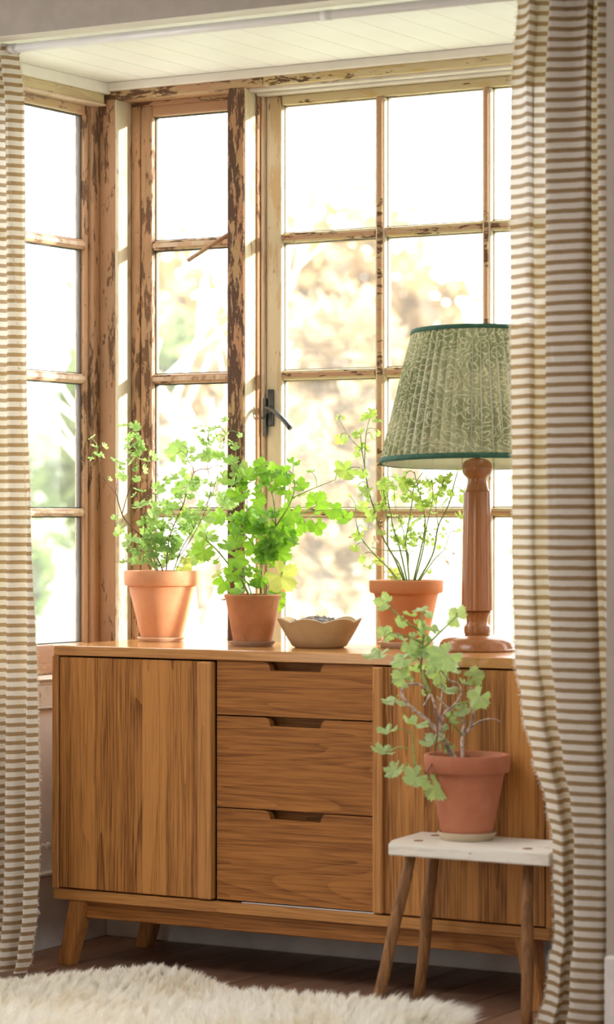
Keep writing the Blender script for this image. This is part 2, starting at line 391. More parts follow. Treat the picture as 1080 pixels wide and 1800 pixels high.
def m_shade():
    t = NT('printed_pleated_cotton')
    uv = t.n('ShaderNodeUVMap').outputs[0]
    def mp(s, l=(0, 0, 0)):
        m = t.n('ShaderNodeMapping'); t.set(m, 'Vector', uv); m.inputs['Scale'].default_value = s; m.inputs['Location'].default_value = l; return m.outputs[0]
    def vor(vec, scale, feat):
        nd = t.n('ShaderNodeTexVoronoi', feature=feat, voronoi_dimensions='2D'); t.set(nd, 'Vector', vec); nd.inputs['Scale'].default_value = scale; return nd.outputs['Distance']
    base = mp((1, 1, 1))
    wv = t.n('ShaderNodeVectorMath', operation='ADD'); t.set(wv, 0, base)
    nz = t.n('ShaderNodeTexNoise', noise_dimensions='2D'); t.set(nz, 'Vector', base); nz.inputs['Scale'].default_value = 22
    sc = t.n('ShaderNodeVectorMath', operation='SCALE'); t.set(sc, 0, nz.outputs['Color']); sc.inputs['Scale'].default_value = 0.03; t.set(wv, 1, sc.outputs[0])
    d = vor(wv.outputs[0], 24, 'F1')
    band = t.math('FRACT', t.math('MULTIPLY', d, 3.4))
    ring = t.math('SUBTRACT', 1.0, t.step(t.math('ABSOLUTE', t.math('SUBTRACT', band, 0.5)), 0.07, 0.12))
    e = vor(wv.outputs[0], 46, 'DISTANCE_TO_EDGE'); edge = t.math('SUBTRACT', 1.0, t.step(e, 0.025, 0.05))
    lines = t.math('MAXIMUM', ring, t.math('MULTIPLY', edge, 0.9))
    dots = t.step(vor(base, 330, 'F1'), 0.62, 0.45)
    ink = t.math('MULTIPLY', lines, t.math('ADD', 0.35, t.math('MULTIPLY', dots, 0.65)), clamp=True)
    blot = t.noise(base, 9, 2)
    green = t.mix(t.step(blot, 0.42, 0.62), (0.31, 0.34, 0.19), (0.47, 0.48, 0.30))
    rust = t.step(t.noise(base, 40, 2), 0.63, 0.70)
    green = t.mix(t.math('MULTIPLY', rust, 0.5), green, (0.33, 0.22, 0.12))
    col = t.mix(ink, green, (0.82, 0.80, 0.58))
    df = t.n('ShaderNodeBsdfDiffuse'); t.set(df, 'Color', col)
    tr = t.n('ShaderNodeBsdfTranslucent'); t.set(tr, 'Color', col)
    mx = t.n('ShaderNodeMixShader'); mx.inputs[0].default_value = 0.42
    t.t.links.new(df.outputs[0], mx.inputs[1]); t.t.links.new(tr.outputs[0], mx.inputs[2]); return t.done(mx.outputs[0])
M['shade'] = m_shade()
def m_thin(name, col, tcol, w):
    t = NT(name); d = t.n('ShaderNodeBsdfDiffuse'); t.set(d, 'Color', (*col, 1)); tr = t.n('ShaderNodeBsdfTranslucent'); t.set(tr, 'Color', (*tcol, 1))
    mx = t.n('ShaderNodeMixShader'); mx.inputs[0].default_value = w
    t.t.links.new(d.outputs[0], mx.inputs[1]); t.t.links.new(tr.outputs[0], mx.inputs[2]); return t.done(mx.outputs[0])
M['lining'] = m_thin('cream_shade_lining', (0.80, 0.78, 0.68), (0.7, 0.68, 0.55), 0.35)
M['tape'] = plain('dark_green_tape', (0.045, 0.115, 0.075), 0.8, 0.2, 0.15, 60)
def m_fur():
    t = NT('cream_fleece'); v = t.coord((1, 1, 1)); n = t.noise(v, 7, 3); n2 = t.noise(v, 40, 2)
    f = t.math('ADD', t.math('MULTIPLY', n, 0.7), t.math('MULTIPLY', n2, 0.3))
    col = t.ramp(f, [(0.30, (0.82, 0.70, 0.50)), (0.43, (0.95, 0.90, 0.79)), (0.55, (0.98, 0.955, 0.89))])
    d = t.n('ShaderNodeBsdfDiffuse'); t.set(d, 'Color', col); tr = t.n('ShaderNodeBsdfTranslucent'); t.set(tr, 'Color', col)
    mx = t.n('ShaderNodeMixShader'); mx.inputs[0].default_value = 0.35
    t.t.links.new(d.outputs[0], mx.inputs[1]); t.t.links.new(tr.outputs[0], mx.inputs[2]); return t.done(mx.outputs[0])
M['fur'] = m_fur()
M['stool_white'] = peel('chipped_white_stool_paint', (0.80, 0.77, 0.70), (0.72, 0.67, 0.57), (0.25, 0.18, 0.11), 0, 0.3, 0.12, rough=0.35, bump=0.4)

# ------------------------------------------------------------------ room shell
def struct(o): o['kind'] = 'structure'; return o
def multi(name, boxes, mat, parent=None, bev=0.0):
    bm = bmesh.new()
    for b in boxes: add_box(bm, *b, bev)
    return from_bm(name, bm, mat, parent)
FX0, FX1, FY0 = -2.0, 6.4, -8.0
floor = struct(box('floor', FX0, FX1, FY0, 0.60, -0.12, -0.003, M['dark'], None, 0))
PW = 0.118
bm = bmesh.new(); add_box(bm, 0.0013, PW - 0.0013, FY0, 0.44, -0.02, 0.0, 0.0015)
plank_me = bpy.data.meshes.new('plank'); bm.to_mesh(plank_me); bm.free(); plank_me.materials.append(M['planks'])
k = 0
x = 0.035 - 17 * PW
while x < FX1:
    o = bpy.data.objects.new('floor_plank', plank_me); COL.objects.link(o); o.parent = floor; o.location = (x, 0, 0); x += PW
ceil = struct(multi('ceiling', [(-0.30, 1.80, -0.24, 0.60, 2.152, 2.34)], M['ceiling']))
CB = 0.094
bm = bmesh.new(); add_box(bm, 0.0006, CB - 0.0006, -0.245, 0.43, 2.14, 2.153, 0.0012)
cb_me = bpy.data.meshes.new('ceiling_board'); bm.to_mesh(cb_me); bm.free(); cb_me.materials.append(M['ceiling'])
for i in range(20):
    o = bpy.data.objects.new('ceiling_board', cb_me); COL.objects.link(o); o.parent = ceil; o.location = (-0.195 + i * CB, 0, 0)
struct(multi('ceiling', [(FX0, FX1, FY0, -2.7, 2.46, 2.56), (FX0, FX1, -1.7, -0.245, 2.46, 2.56), (FX0, -0.2, -2.7, -1.7, 2.46, 2.56), (1.1, FX1, -2.7, -1.7, 2.46, 2.56)], M['ceiling']))  # leaves the hole added for top-down fill
struct(multi('wall_front', [(FX0, -0.14, -0.31, -0.245, 0, 2.56), (1.568, FX1, -0.31, -0.245, 0, 2.56), (-0.14, 1.568, -0.31, -0.245, 2.130, 2.56)], M['taupe']))
struct(box('baseboard_front', 1.573, FX1, -0.333, -0.31, 0, 0.188, M['skirt'], None, 0.004))
struct(box('trim_1', -0.14, 1.568, -0.306, -0.25, 2.1285, 2.131, M['trimpaint'], None, 0.0005))  # light on the lintel's underside put in as a paler sheet
# unseen room walls; openings added and sized for fill from the same sky
struct(multi('wall_left', [(FX0 - 0.2, FX0, FY0, -2.1, 0, 2.56), (FX0 - 0.2, FX0, -0.8, -0.24, 0, 2.56), (FX0 - 0.2, FX0, -2.1, -0.8, 0, 1.0), (FX0 - 0.2, FX0, -2.1, -0.8, 2.3, 2.56)], M['roomwall']))
struct(multi('wall_back', [(FX0 - 0.2, 1.25, FY0 - 0.2, FY0, 0, 2.56), (2.35, FX1 + 0.2, FY0 - 0.2, FY0, 0, 2.56), (1.25, 2.35, FY0 - 0.2, FY0, 0, 0.9), (1.25, 2.35, FY0 - 0.2, FY0, 2.1, 2.56)], M['roomwall']))
struct(multi('wall_right', [(FX1, FX1 + 0.2, FY0, -3.65, 0, 2.56), (FX1, FX1 + 0.2, -1.75, -0.24, 0, 2.56), (FX1, FX1 + 0.2, -3.65, -1.75, 0, 0.75), (FX1, FX1 + 0.2, -3.65, -1.75, 2.25, 2.56)], M['roomwall']))
# the bay below and beside its windows
struct(multi('wall_bay_back', [(-0.26, 1.80, 0.445, 0.58, 0, 0.70), (-0.26, 1.80, 0.44, 0.60, 2.12, 2.30)], M['plaster']))
struct(multi('wall_bay_left', [(-0.26, -0.155, -0.245, 0.445, 0, 0.655), (-0.26, -0.155, -0.245, 0.44, 2.11, 2.30), (-0.26, -0.155, -0.25, -0.19, 0.65, 2.12)], M['plaster']))
struct(multi('wall_bay_right', [(1.655, 1.80, -0.245, 0.445, 0, 2.30)], M['plaster']))
def baseboard(name, x0, x1, y0, y1, ztop, side):
    b = box(name, x0, x1, y0, y1, 0, ztop, M['skirt'], None, 0.003); struct(b)
    if side == 'y': box('moulding', x0, x1, y0 - 0.004, y1, ztop, ztop + 0.009, M['trimpaint'], b, 0.002)
    else: box('moulding', x0, x1 + 0.004, y0, y1, ztop, ztop + 0.009, M['trimpaint'], b, 0.002)
baseboard('baseboard_back', -0.142, 1.655, 0.427, 0.447, 0.178, 'y')
baseboard('baseboard_left', -0.157, -0.138, -0.245, 0.445, 0.178, 'x')
# ------------------------------------------------------------------ bay joinery
tn = [1]
def trim(*a, mat=None, bev=0.002, name=None):
    tn[0] += 1
    return struct(box(name or 'trim_%d' % tn[0], *a, mat, None, bev))
# cornice strips under the ceiling
trim(-0.14, 1.66, 0.416, 0.445, 2.119, 2.141, mat=M['trimpaint'], bev=0.003)
trim(-0.158, -0.128, -0.245, 0.432, 2.112, 2.141, mat=M['trimpaint'], bev=0.003)
# heads
trim(-0.165, 0.32, 0.430, 0.56, 2.0975, 2.121, mat=M['w_orange_x'])
trim(0.32, 1.66, 0.430, 0.56, 2.0975, 2.121, mat=M['w_cream_x'])
trim(-0.24, -0.140, -0.245, 0.420, 2.084, 2.113, mat=M['w_cream_y'])
trim(-0.20, -0.134, -0.245, 0.420, 2.0815, 2.0865, mat=M['w_pinkish'], bev=0.0015)
# posts
trim(-0.205, -0.1625, 0.400, 0.56, 0.66, 2.10, mat=M['w_orange'])
pc = trim(-0.1625, -0.1154, 0.430, 0.56, 0.66, 2.10, mat=M['w_orange'])
box('reveal_board', -0.1160, -0.1134, 0.4315, 0.500, 0.70, 2.0975, M['w_gloss'], pc, 0.0006)
pm = trim(0.2183, 0.2668, 0.428, 0.54, 0.70, 2.0995, mat=M['w_dark'], bev=0.0025)
box('reveal_board', 0.2660, 0.2690, 0.4315, 0.484, 0.70, 2.0975, M['w_gloss'], pm, 0.0006)
box('bead', 0.2690, 0.2765, 0.480, 0.545, 0.70, 2.0975, M['w_orange'], pm, 0.002)
box('bead', 0.2765, 0.2860, 0.489, 0.545, 0.70, 2.0975, M['w_pinkish'], pm, 0.003)
pr = trim(1.218, 1.268, 0.428, 0.54, 0.70, 2.0995, mat=M['w_dark'], bev=0.0025)
trim(1.60, 1.66, 0.430, 0.56, 0.66, 2.10, mat=M['w_orange'])
# frame head and sides around the casements
trim(-0.1134, 0.2183, 0.500, 0.545, 2.086, 2.0985, mat=M['w_orange_x'])
trim(-0.1134, -0.086, 0.499, 0.545, 0.70, 2.088, mat=M['w_orange'])
hd = trim(0.269, 1.218, 0.445, 0.545, 2.0895, 2.0990, mat=M['w_white'], bev=0.002)
box('bead', 0.2765, 1.218, 0.470, 0.545, 2.0825, 2.0905, M['w_white'], hd, 0.002)
# sills
sl = trim(-0.165, 1.66, 0.428, 0.60, 0.66, 0.702, mat=M['w_white'], bev=0.004)
sw = trim(-0.25, -0.150, -0.245, 0.43, 0.640, 0.664, mat=M['w_white'], bev=0.003)
box('bead', -0.20, -0.142, -0.245, 0.427, 0.652, 0.660, M['trimpaint'], sw, 0.003)
trim(-0.20, -0.146, -0.245, 0.43, 0.583, 0.590, mat=M['skirt'], bev=0.002)
trim(-0.16, -0.150, -0.245, 0.43, 0.590, 0.640, mat=M['w_white'], bev=0.001)

wn = [0]
def casement(mapf, a0, a1, z0, z1, d0, glass_d, cols, zr, mats, botrail, kind_label):
    """sash with stiles, rails, glazing bars and one pane per opening; cols/zr: (lo,hi) of each opening"""
    wn[0] += 1
    root = empty('window_%d' % wn[0]); struct(root); root['label'] = kind_label
    dd = 0.034
    def B(nm, aa, bb, da, db, za, zb, mat, bev, par=root):
        x0, y0 = mapf(aa, da); x1, y1 = mapf(bb, db)
        return box(nm, min(x0, x1), max(x0, x1), min(y0, y1), max(y0, y1), za, zb, mat, par, bev, 2 if bev > 0.003 else 1)
    g0, g1 = cols[0][0], cols[-1][1]
    B('sash_stile', a0, g0, d0, d0 + dd, z0, z1, mats['v'], 0.004)
    B('sash_stile', g1, a1, d0, d0 + dd, z0, z1, mats['v'], 0.004)
    B('sash_rail', g0, g1, d0, d0 + dd, zr[-1][1], z1, mats['h'], 0.004)
    B('sash_rail', g0, g1, d0, d0 + dd, z0, zr[0][0], mats['h'], 0.004)
    # small ovolo beads round the glazing, a step lower than the sash face
    for (c0, c1) in cols:
        pass
    for (p, q) in zip(cols, cols[1:]):
        B('glazing_bar', p[1], q[0], d0 + 0.001, d0 + dd - 0.006, zr[0][0], zr[-1][1], mats['v'], 0.005)
        B('bar_fillet', p[1] + 0.0065, q[0] - 0.0065, d0 - 0.0015, d0 + 0.004, zr[0][0], zr[-1][1], mats['c'], 0.001)
    for (p, q) in zip(zr, zr[1:]):
        for (c0, c1) in cols:
            B('glazing_bar', c0, c1, d0 + 0.002, d0 + dd - 0.006, p[1], q[0], mats['h'], 0.005)
            B('bar_fillet', c0 + 0.001, c1 - 0.001, d0 - 0.0005, d0 + 0.005, p[1] + 0.0065, q[0] - 0.0065, mats['c'], 0.001)
    for (c0, c1) in cols:
        for (p0, p1) in zr:
            B('pane', c0 - 0.003, c1 + 0.003, glass_d, glass_d + 0.003, p0 - 0.003, p1 + 0.003, M['glass'], 0)
            # putty line round each pane
            for (u0, u1, v0, v1) in ((c0, c0 + 0.003, p0, p1), (c1 - 0.003, c1, p0, p1), (c0, c1, p0, p0 + 0.003), (c0, c1, p1 - 0.003, p1)):
                B('putty', u0, u1, glass_d - 0.004, glass_d + 0.008, v0, v1, mats['p'], 0)
    return root
ZR = [(0.738, 1.053), (1.073, 1.386), (1.410, 1.722), (1.746, 2.059)]
back = lambda a, d: (a, 0.43 + d)
left = lambda a, d: (-0.14 - d, a)
M['putty'] = plain('dark_putty', (0.10, 0.095, 0.08), 0.7)
M['putty_l'] = plain('pale_putty', (0.42, 0.38, 0.31), 0.7)
W1 = casement(left, -0.188, 0.412, 0.664, 2.083, 0.034, 0.052, [(-0.145, 0.100), (0.124, 0.386)], ZR,
              dict(v=M['w_orange'], h=M['w_orange_y'], c=M['w_pinkish'], p=M['putty']), 0, 'flaking side window of the bay beside the left curtain')
W2 = casement(back, -0.085, 0.214, 0.702, 2.087, 0.070, 0.088, [(-0.050, 0.176)], ZR,
              dict(v=M['w_orange'], h=M['w_orange_x'], c=M['w_pinkish'], p=M['putty']), 0, 'narrow flaking casement between the corner post and the dark post')
W3 = casement(back, 0.286, 1.207, 0.702, 2.083, 0.070, 0.088, [(0.331, 0.592), (0.6195, 0.8795), (0.9035, 1.163)], ZR,
              dict(v=M['w_cream'], h=M['w_cream_x'], c=M['w_orange_x'], p=M['putty_l']), 0, 'wide cream casement of twelve panes behind the lamp')
W4 = casement(back, 1.275, 1.60, 0.702, 2.087, 0.070, 0.088, [(1.315, 1.56)], ZR,
              dict(v=M['w_orange'], h=M['w_orange_x'], c=M['w_pinkish'], p=M['putty']), 0, 'narrow casement hidden behind the right curtain')
# iron fastener on the wide casement
hk = empty('window_latch'); hk.location = (0.302, 0.497, 1.302)
tag(hk, 'black iron casement fastener with a curved handle on the wide window', 'window latch')
box('keeper_plate', -0.017, -0.009, -0.010, 0.000, -0.052, 0.040, M['iron'], hk, 0.0008)
box('back_plate', -0.008, 0.008, -0.004, 0.004, -0.028, 0.062, M['iron'], hk, 0.0015)
tube('pivot', [(0, 0.002, 0.012), (0, -0.022, 0.012)], [0.009, 0.007], M['iron'], hk, 12)
pts = catmull([(-0.008, -0.016, 0.022), (0.0, -0.020, 0.014), (0.012, -0.026, 0.014), (0.035, -0.036, 0.004), (0.062, -0.046, -0.014), (0.088, -0.054, -0.036)], 4)
tube('handle', pts, [0.0035 + 0.003 * (i / (len(pts) - 1)) for i in range(len(pts))], M['iron'], hk, 10)
tube('catch_tongue', catmull([(0, -0.016, 0.008), (-0.006, -0.02, 0.0), (-0.016, -0.014, -0.008)], 3), 0.003, M['iron'], hk, 8)
# casement stay hanging across the narrow casement
st = empty('casement_stay'); tag(st, 'thin brown wooden stay bar sticking out across the narrow casement', 'window stay')
tube('bar', [(0.203, 0.492, 1.760), (0.150, 0.462, 1.722), (0.098, 0.436, 1.684)], [0.0058, 0.0058, 0.0052], M['w_orange_x'], st, 8)
tube('pin', [(0.196, 0.503, 1.752), (0.198, 0.482, 1.756)], 0.004, M['iron'], st, 8)

# ------------------------------------------------------------------ curtain rod and curtains
rod = empty('curtain_rod', (0, 0, 0)); tag(rod, 'white painted curtain rod under the bay lintel', 'curtain rod')
tube('rail', [(-0.14, -0.222, 2.1165), (1.66, -0.222, 2.1165)], 0.0105, M['rod'], rod, 20)
tube('sleeve', [(0.868, -0.222, 2.1165), (0.892, -0.222, 2.1165)], 0.0118, M['rod'], rod, 20)
tube('sleeve', [(0.04, -0.222, 2.1165), (0.062, -0.222, 2.1165)], 0.0118, M['rod'], rod, 20)
def interp(tab, z):
    for (z0, a), (z1, b) in zip(tab, tab[1:]):
        if z0 >= z >= z1:
            t = (z0 - z) / (z0 - z1) if z0 != z1 else 0; t = t * t * (3 - 2 * t); return a + (b - a) * t
    return tab[0][1] if z > tab[0][0] else tab[-1][1]
def curtain(name, label, xl, xr, ztop, zbot, fold, nu, nz, width, fringe_cols, seed, ybase):
    root = empty(name); tag(root, label, 'curtain', 'striped curtains of the bay')
    me = bpy.data.meshes.new('fabric'); V = []; UV = []
    for j in range(nz + 1):
        z = ztop + (zbot - ztop) * j / nz
        for i in range(nu + 1):
            t = i / nu
            dx, dy = fold(t, z)
            X = interp(xl, z) + (interp(xr, z) - interp(xl, z)) * (t + dx)
            V.append((X, ybase(z) + dy, z)); UV.append((t * width, z))
    F = [(j * (nu + 1) + i, j * (nu + 1) + i + 1, (j + 1) * (nu + 1) + i + 1, (j + 1) * (nu + 1) + i) for j in range(nz) for i in range(nu)]
    me.from_pydata(V, [], F); uvl = me.uv_layers.new(name='UVMap')
    li = np.empty(len(me.loops), dtype=np.int32); me.loops.foreach_get('vertex_index', li)
    uvl.data.foreach_set('uv', np.array(UV, dtype=np.float32)[li].ravel())
    link('fabric', me, M['curtain'], root, True)
    rnd = random.Random(seed); fv = []; ff = []
    for (col, sgn, dens) in fringe_cols:
        n = int(abs(ztop - zbot) * dens)
        for q in range(n):
            jj = rnd.random() * (nz - 1); j = int(jj); fr = jj - j
            p = Vector(V[j * (nu + 1) + col]).lerp(Vector(V[(j + 1) * (nu + 1) + col]), fr)
            L = rnd.uniform(0.003, 0.009); a = rnd.uniform(-0.9, 0.9); b = rnd.uniform(-0.8, 0.5)
            tip = p + Vector((sgn * L * math.cos(a), L * b, L * math.sin(a) - 0.002)); mid = (p + tip) / 2 + Vector((0, rnd.uniform(-.001, .001), rnd.uniform(-.002, .002)))
            w = Vector((0, 0, 0.0006)); i0 = len(fv)
            fv += [p + w, p - w, mid + w, mid - w, tip]; ff += [(i0, i0 + 1, i0 + 3, i0 + 2), (i0 + 2, i0 + 3, i0 + 4)]
    fm = bpy.data.meshes.new('fringe'); fm.from_pydata([tuple(v) for v in fv], [], ff)
    f = link('fringe', fm, M['fringe'], root); f['kind'] = 'stuff'; f['label'] = 'frayed pale thread fringe along the curtain edge'
    return root
sin, pi2 = math.sin, 2 * math.pi
PLAN = catmull([(x, y, 0) for x, y in ((0.0, 0.022), (0.10, 0.008), (0.205, -0.012), (0.222, -0.002), (0.205, 0.016), (0.185, 0.030), (0.25, 0.037), (0.33, 0.030), (0.365, 0.0), (0.372, -0.024),
    (0.42, -0.034), (0.50, -0.036), (0.60, -0.036), (0.70, -0.034), (0.735, -0.026), (0.738, -0.012), (0.70, -0.002), (0.58, 0.004), (0.42, 0.004), (0.38, 0.012), (0.44, 0.022), (0.60, 0.024), (0.74, 0.024),
    (0.785, 0.016), (0.80, -0.015), (0.845, -0.030), (0.93, -0.028), (0.985, -0.012), (0.95, 0.006), (0.86, 0.012), (0.84, 0.020), (0.90, 0.029), (1.0, 0.030))], 6)
def plan_at(s):
    s = max(0.0, min(0.9999, s)) * (len(PLAN) - 1); i = int(s); return PLAN[i].lerp(PLAN[i + 1], s - i)
def fold_r(t, z):
    p = plan_at(t + 0.012 * sin(2.2 * z + 7 * t) * min(1, 6 * t * (1 - t)))
    g = max(0.0, min(1.0, (z - 1.55) / 0.55)); lo = max(0.0, 1 - z / 0.9)
    dy = p.y * (1 - 0.55 * g) + g * 0.014 * sin(pi2 * 8.5 * t + 1.5 * (z - 2.1) + 1.0) + 0.0025 * sin(pi2 * 5 * t + 7 * z) + lo * 0.006 * sin(11 * z + 8 * t)
    return (p.x - t) + 0.014 * g * sin(pi2 * 8.5 * t), dy
curtain('curtain', 'striped tan and cream curtain bunched in deep folds beside the lamp and stool',
        [(2.14, 1.320), (1.9, 1.304), (1.4, 1.304), (1.0, 1.306), (0.771, 1.313), (0.655, 1.333), (0.563, 1.361), (0.473, 1.394), (0.404, 1.412), (0.209, 1.413), (0.138, 1.398), (0.08, 1.393), (0.033, 1.378), (0.004, 1.372)],
        [(2.14, 1.565), (0.0, 1.60)], 2.128, 0.004, fold_r, 260, 150, 0.9, [(0, -1, 620)], 3, lambda z: -0.222 if z > 0.7 else -0.222 - 0.026 * min(1, (0.7 - z) / 0.3))
def fold_l(t, z):
    ph = 3.6 * t ** 1.25 + 0.10 * sin(2.1 * z) + 0.30 * (1.3 - z) * t
    a = 0.019 + 0.004 * sin(3 * z)
    return 0.035 * math.cos(pi2 * ph + 1.0) * (1 - t), a * sin(pi2 * ph + 0.6)
curtain('curtain', 'striped tan and cream curtain hanging straight beside the side window',
        [(2.14, -0.12), (0, -0.135)],
        [(2.128, 0.058), (1.966, 0.078), (1.707, 0.0875), (1.45, 0.0987), (1.06, 0.113), (0.677, 0.1225), (0.484, 0.1225), (0.291, 0.121), (0.162, 0.1146), (0.045, 0.097), (0.015, 0.085)],
        2.128, 0.016, fold_l, 90, 140, 0.42, [(90, 1, 620), (64, 1, 260), (76, 1, 260)], 5, lambda z: -0.222)

# ------------------------------------------------------------------ sideboard
sb = empty('sideboard', (0, 0, 0)); tag(sb, 'oak sideboard with two doors, three drawers and splayed legs under the window', 'sideboard')
Wd, Dp = 1.3035, 0.405
def rounded_rect(x0, x1, y0, y1, r, n=6):
    out = []
    for cx, cy, a in ((x1 - r, y1 - 0.002, 0), (x0 + r, y1 - 0.002, 90), (x0 + r, y0 + r, 180), (x1 - r, y0 + r, 270)):
        rr = r if a >= 180 else 0.002
        cxx = (x1 - rr) if a in (0, 270) else (x0 + rr)
        for i in range(n + 1):
            th = math.radians(a + 90 * i / n); out.append((cxx + rr * math.cos(th), cy + rr * math.sin(th)))
    return out
bm = prism_mesh('t', rounded_rect(0, Wd, 0, Dp, 0.011), 'z', 0.7265, 0.750)
bmesh.ops.bevel(bm, geom=[e for e in bm.edges if e.is_manifold and abs(e.verts[0].co.z - e.verts[1].co.z) < 1e-6], offset=0.0015, segments=1, affect='EDGES')
from_bm('top', bm, M['oak_top'], sb)
bm = prism_mesh('t', rounded_rect(0, Wd, 0, Dp, 0.011), 'z', 0.1545, 0.178)
from_bm('bottom_board', bm, M['oak_frame'], sb)
for xa in (0.0, Wd - 0.0175):
    box('side_panel', xa, xa + 0.0175, 0.001, Dp, 0.178, 0.7265, M['oak_post'], sb, 0.002)
box('back_panel', 0.0175, Wd - 0.0175, Dp - 0.012, Dp, 0.178, 0.7265, M['dark'], sb, 0)
box('divider', 0.4490, 0.4545, 0.018, Dp - 0.012, 0.178, 0.7265, M['dark'], sb, 0)
box('divider', 0.8655, 0.8690, 0.018, Dp - 0.012, 0.178, 0.7265, M['dark'], sb, 0)
for (d0, d1, h0, h1) in ((0.0205, 0.411, 0.409, 0.4470), (0.893, Wd - 0.0205, 0.8675, 0.894)):
    dr = box('door', d0, d1, 0.004, 0.022, 0.1815, 0.7225, M['oak_v'], sb, 0.0015)
    box('door_pull', h0, h1, -0.005, 0.022, 0.1815, 0.7225, M['oak_post'], dr, 0.004, 2)
dz = [(0.603, 0.7245), (0.3935, 0.5995), (0.1835, 0.3905)]
for (a, b) in dz:
    x0, x1 = 0.4555, 0.8645; xc = 0.6625; hw = 0.084; rr = 0.019
    poly = [(x0, a), (x1, a), (x1, b), (xc + hw, b)]
    for i in range(1, 7): th = math.radians(90 * i / 6); poly.append((xc + hw - 0.004 - rr * 0.75 * sin(th) * 1.0 + 0.0, b - rr * (1 - math.cos(th))))
    poly.append((xc - hw + 0.004 + rr * 0.75, b - rr))
    for i in range(5, 0, -1): th = math.radians(90 * i / 6); poly.append((xc - hw + 0.004 + rr * 0.75 * sin(th), b - rr * (1 - math.cos(th))))
    poly.append((xc - hw, b)); poly.append((x0, b))
    bm = prism_mesh('d', poly, 'y', 0.010, 0.029)
    dr = from_bm('drawer', bm, M['oak_h'], sb)
    box('finger_recess', xc - hw - 0.01, xc + hw + 0.01, 0.050, 0.056, b - 0.04, b - 0.0005, M['oak_h'], dr, 0)
box('pale_strip', 0.52, 0.864, 0.012, 0.03, 0.1785, 0.1805, M['palestrip'], sb, 0)  # thin pale line below the lowest drawer
def leg_mesh(x0t, x1t, x0b, x1b, y0t, y1t, y0b, y1b, zt, nm='leg'):
    bm = bmesh.new()
    b = [bm.verts.new(p) for p in ((x0b, y0b, 0), (x1b, y0b, 0), (x1b, y1b, 0), (x0b, y1b, 0))]
    t = [bm.verts.new(p) for p in ((x0t, y0t, zt), (x1t, y0t, zt), (x1t, y1t, zt), (x0t, y1t, zt))]
    bm.faces.new(b[::-1]); bm.faces.new(t)
    for i in range(4): bm.faces.new((b[i], b[(i + 1) % 4], t[(i + 1) % 4], t[i]))
    bmesh.ops.bevel(bm, geom=list(bm.edges), offset=0.003, segments=2, affect='EDGES')
    return from_bm(nm, bm, M['oak_leg'], sb)
for (yt, yb) in ((0.004, -0.006), (0.335, 0.318)):
    leg_mesh(0.048, 0.094, 0.020, 0.057, yt, yt + 0.045, yb, yb + 0.034, 0.1555)
    leg_mesh(Wd - 0.094, Wd - 0.048, Wd - 0.057, Wd - 0.020, yt, yt + 0.045, yb, yb + 0.034, 0.1555)
box('apron', 0.085, Wd - 0.085, 0.020, 0.038, 0.112, 0.1555, M['oak_h'], sb, 0.002)
box('apron', 0.085, Wd - 0.085, 0.350, 0.368, 0.112, 0.1555, M['oak_h'], sb, 0.002)

# ------------------------------------------------------------------ lamp
LX, LY, TZ = 0.990, 0.262, 0.750
K = 1 / 774.0
lamp = empty('table_lamp', (LX, LY, TZ)); tag(lamp, 'turned wooden table lamp with a pleated green printed shade', 'lamp')
def rz(lst, y0=1144): return [(r * K, (y0 - y) * K) for r, y in lst]
sharp(lathe('base', rz([(0, 1144), (67, 1144), (69.5, 1143), (69.5, 1140.5), (67.5, 1139.5), (67, 1138), (65, 1130), (60, 1124), (52, 1119.5), (40, 1117), (26, 1116), (0, 1116)]), M['lampwood'], lamp, 72), 40)
sharp(lathe('column', rz([(0, 1117), (21, 1117), (22.5, 1114), (23.5, 1108), (22.5, 1101), (19.5, 1097.5), (18.8, 1096), (19, 1090), (20.5, 1083), (23, 1079), (26, 1077.5), (22, 1076), (27.5, 1073.5), (27.4, 1060), (26.5, 990), (25.3, 920), (24.4, 870), (23.6, 866.5), (21, 865), (18.5, 856), (17.2, 848), (17.4, 844), (20, 841), (24.5, 836), (27, 829), (27, 824), (25, 817), (20, 812), (12, 809), (0, 808)]), M['lampwood'], lamp, 56), 30)
tube('stem_rod', [(0, 0, (1144 - 812) * K), (0, 0, (1144 - 640) * K)], 0.005, M['iron'], lamp, 10)
lathe('bulb_holder', rz([(0, 800), (14, 799), (14, 770), (10, 768), (0, 768)]), M['iron'], lamp, 24)
lathe('bulb', rz([(10, 768), (13, 760), (22, 745), (27, 730), (24, 716), (14, 707), (0, 704)]), plain('white_bulb_glass', (0.8, 0.8, 0.78), 0.3), lamp, 24)
zb, zt = (1144 - 816) * K, (1144 - 588) * K
rb, rt = 171 * K, 115 * K
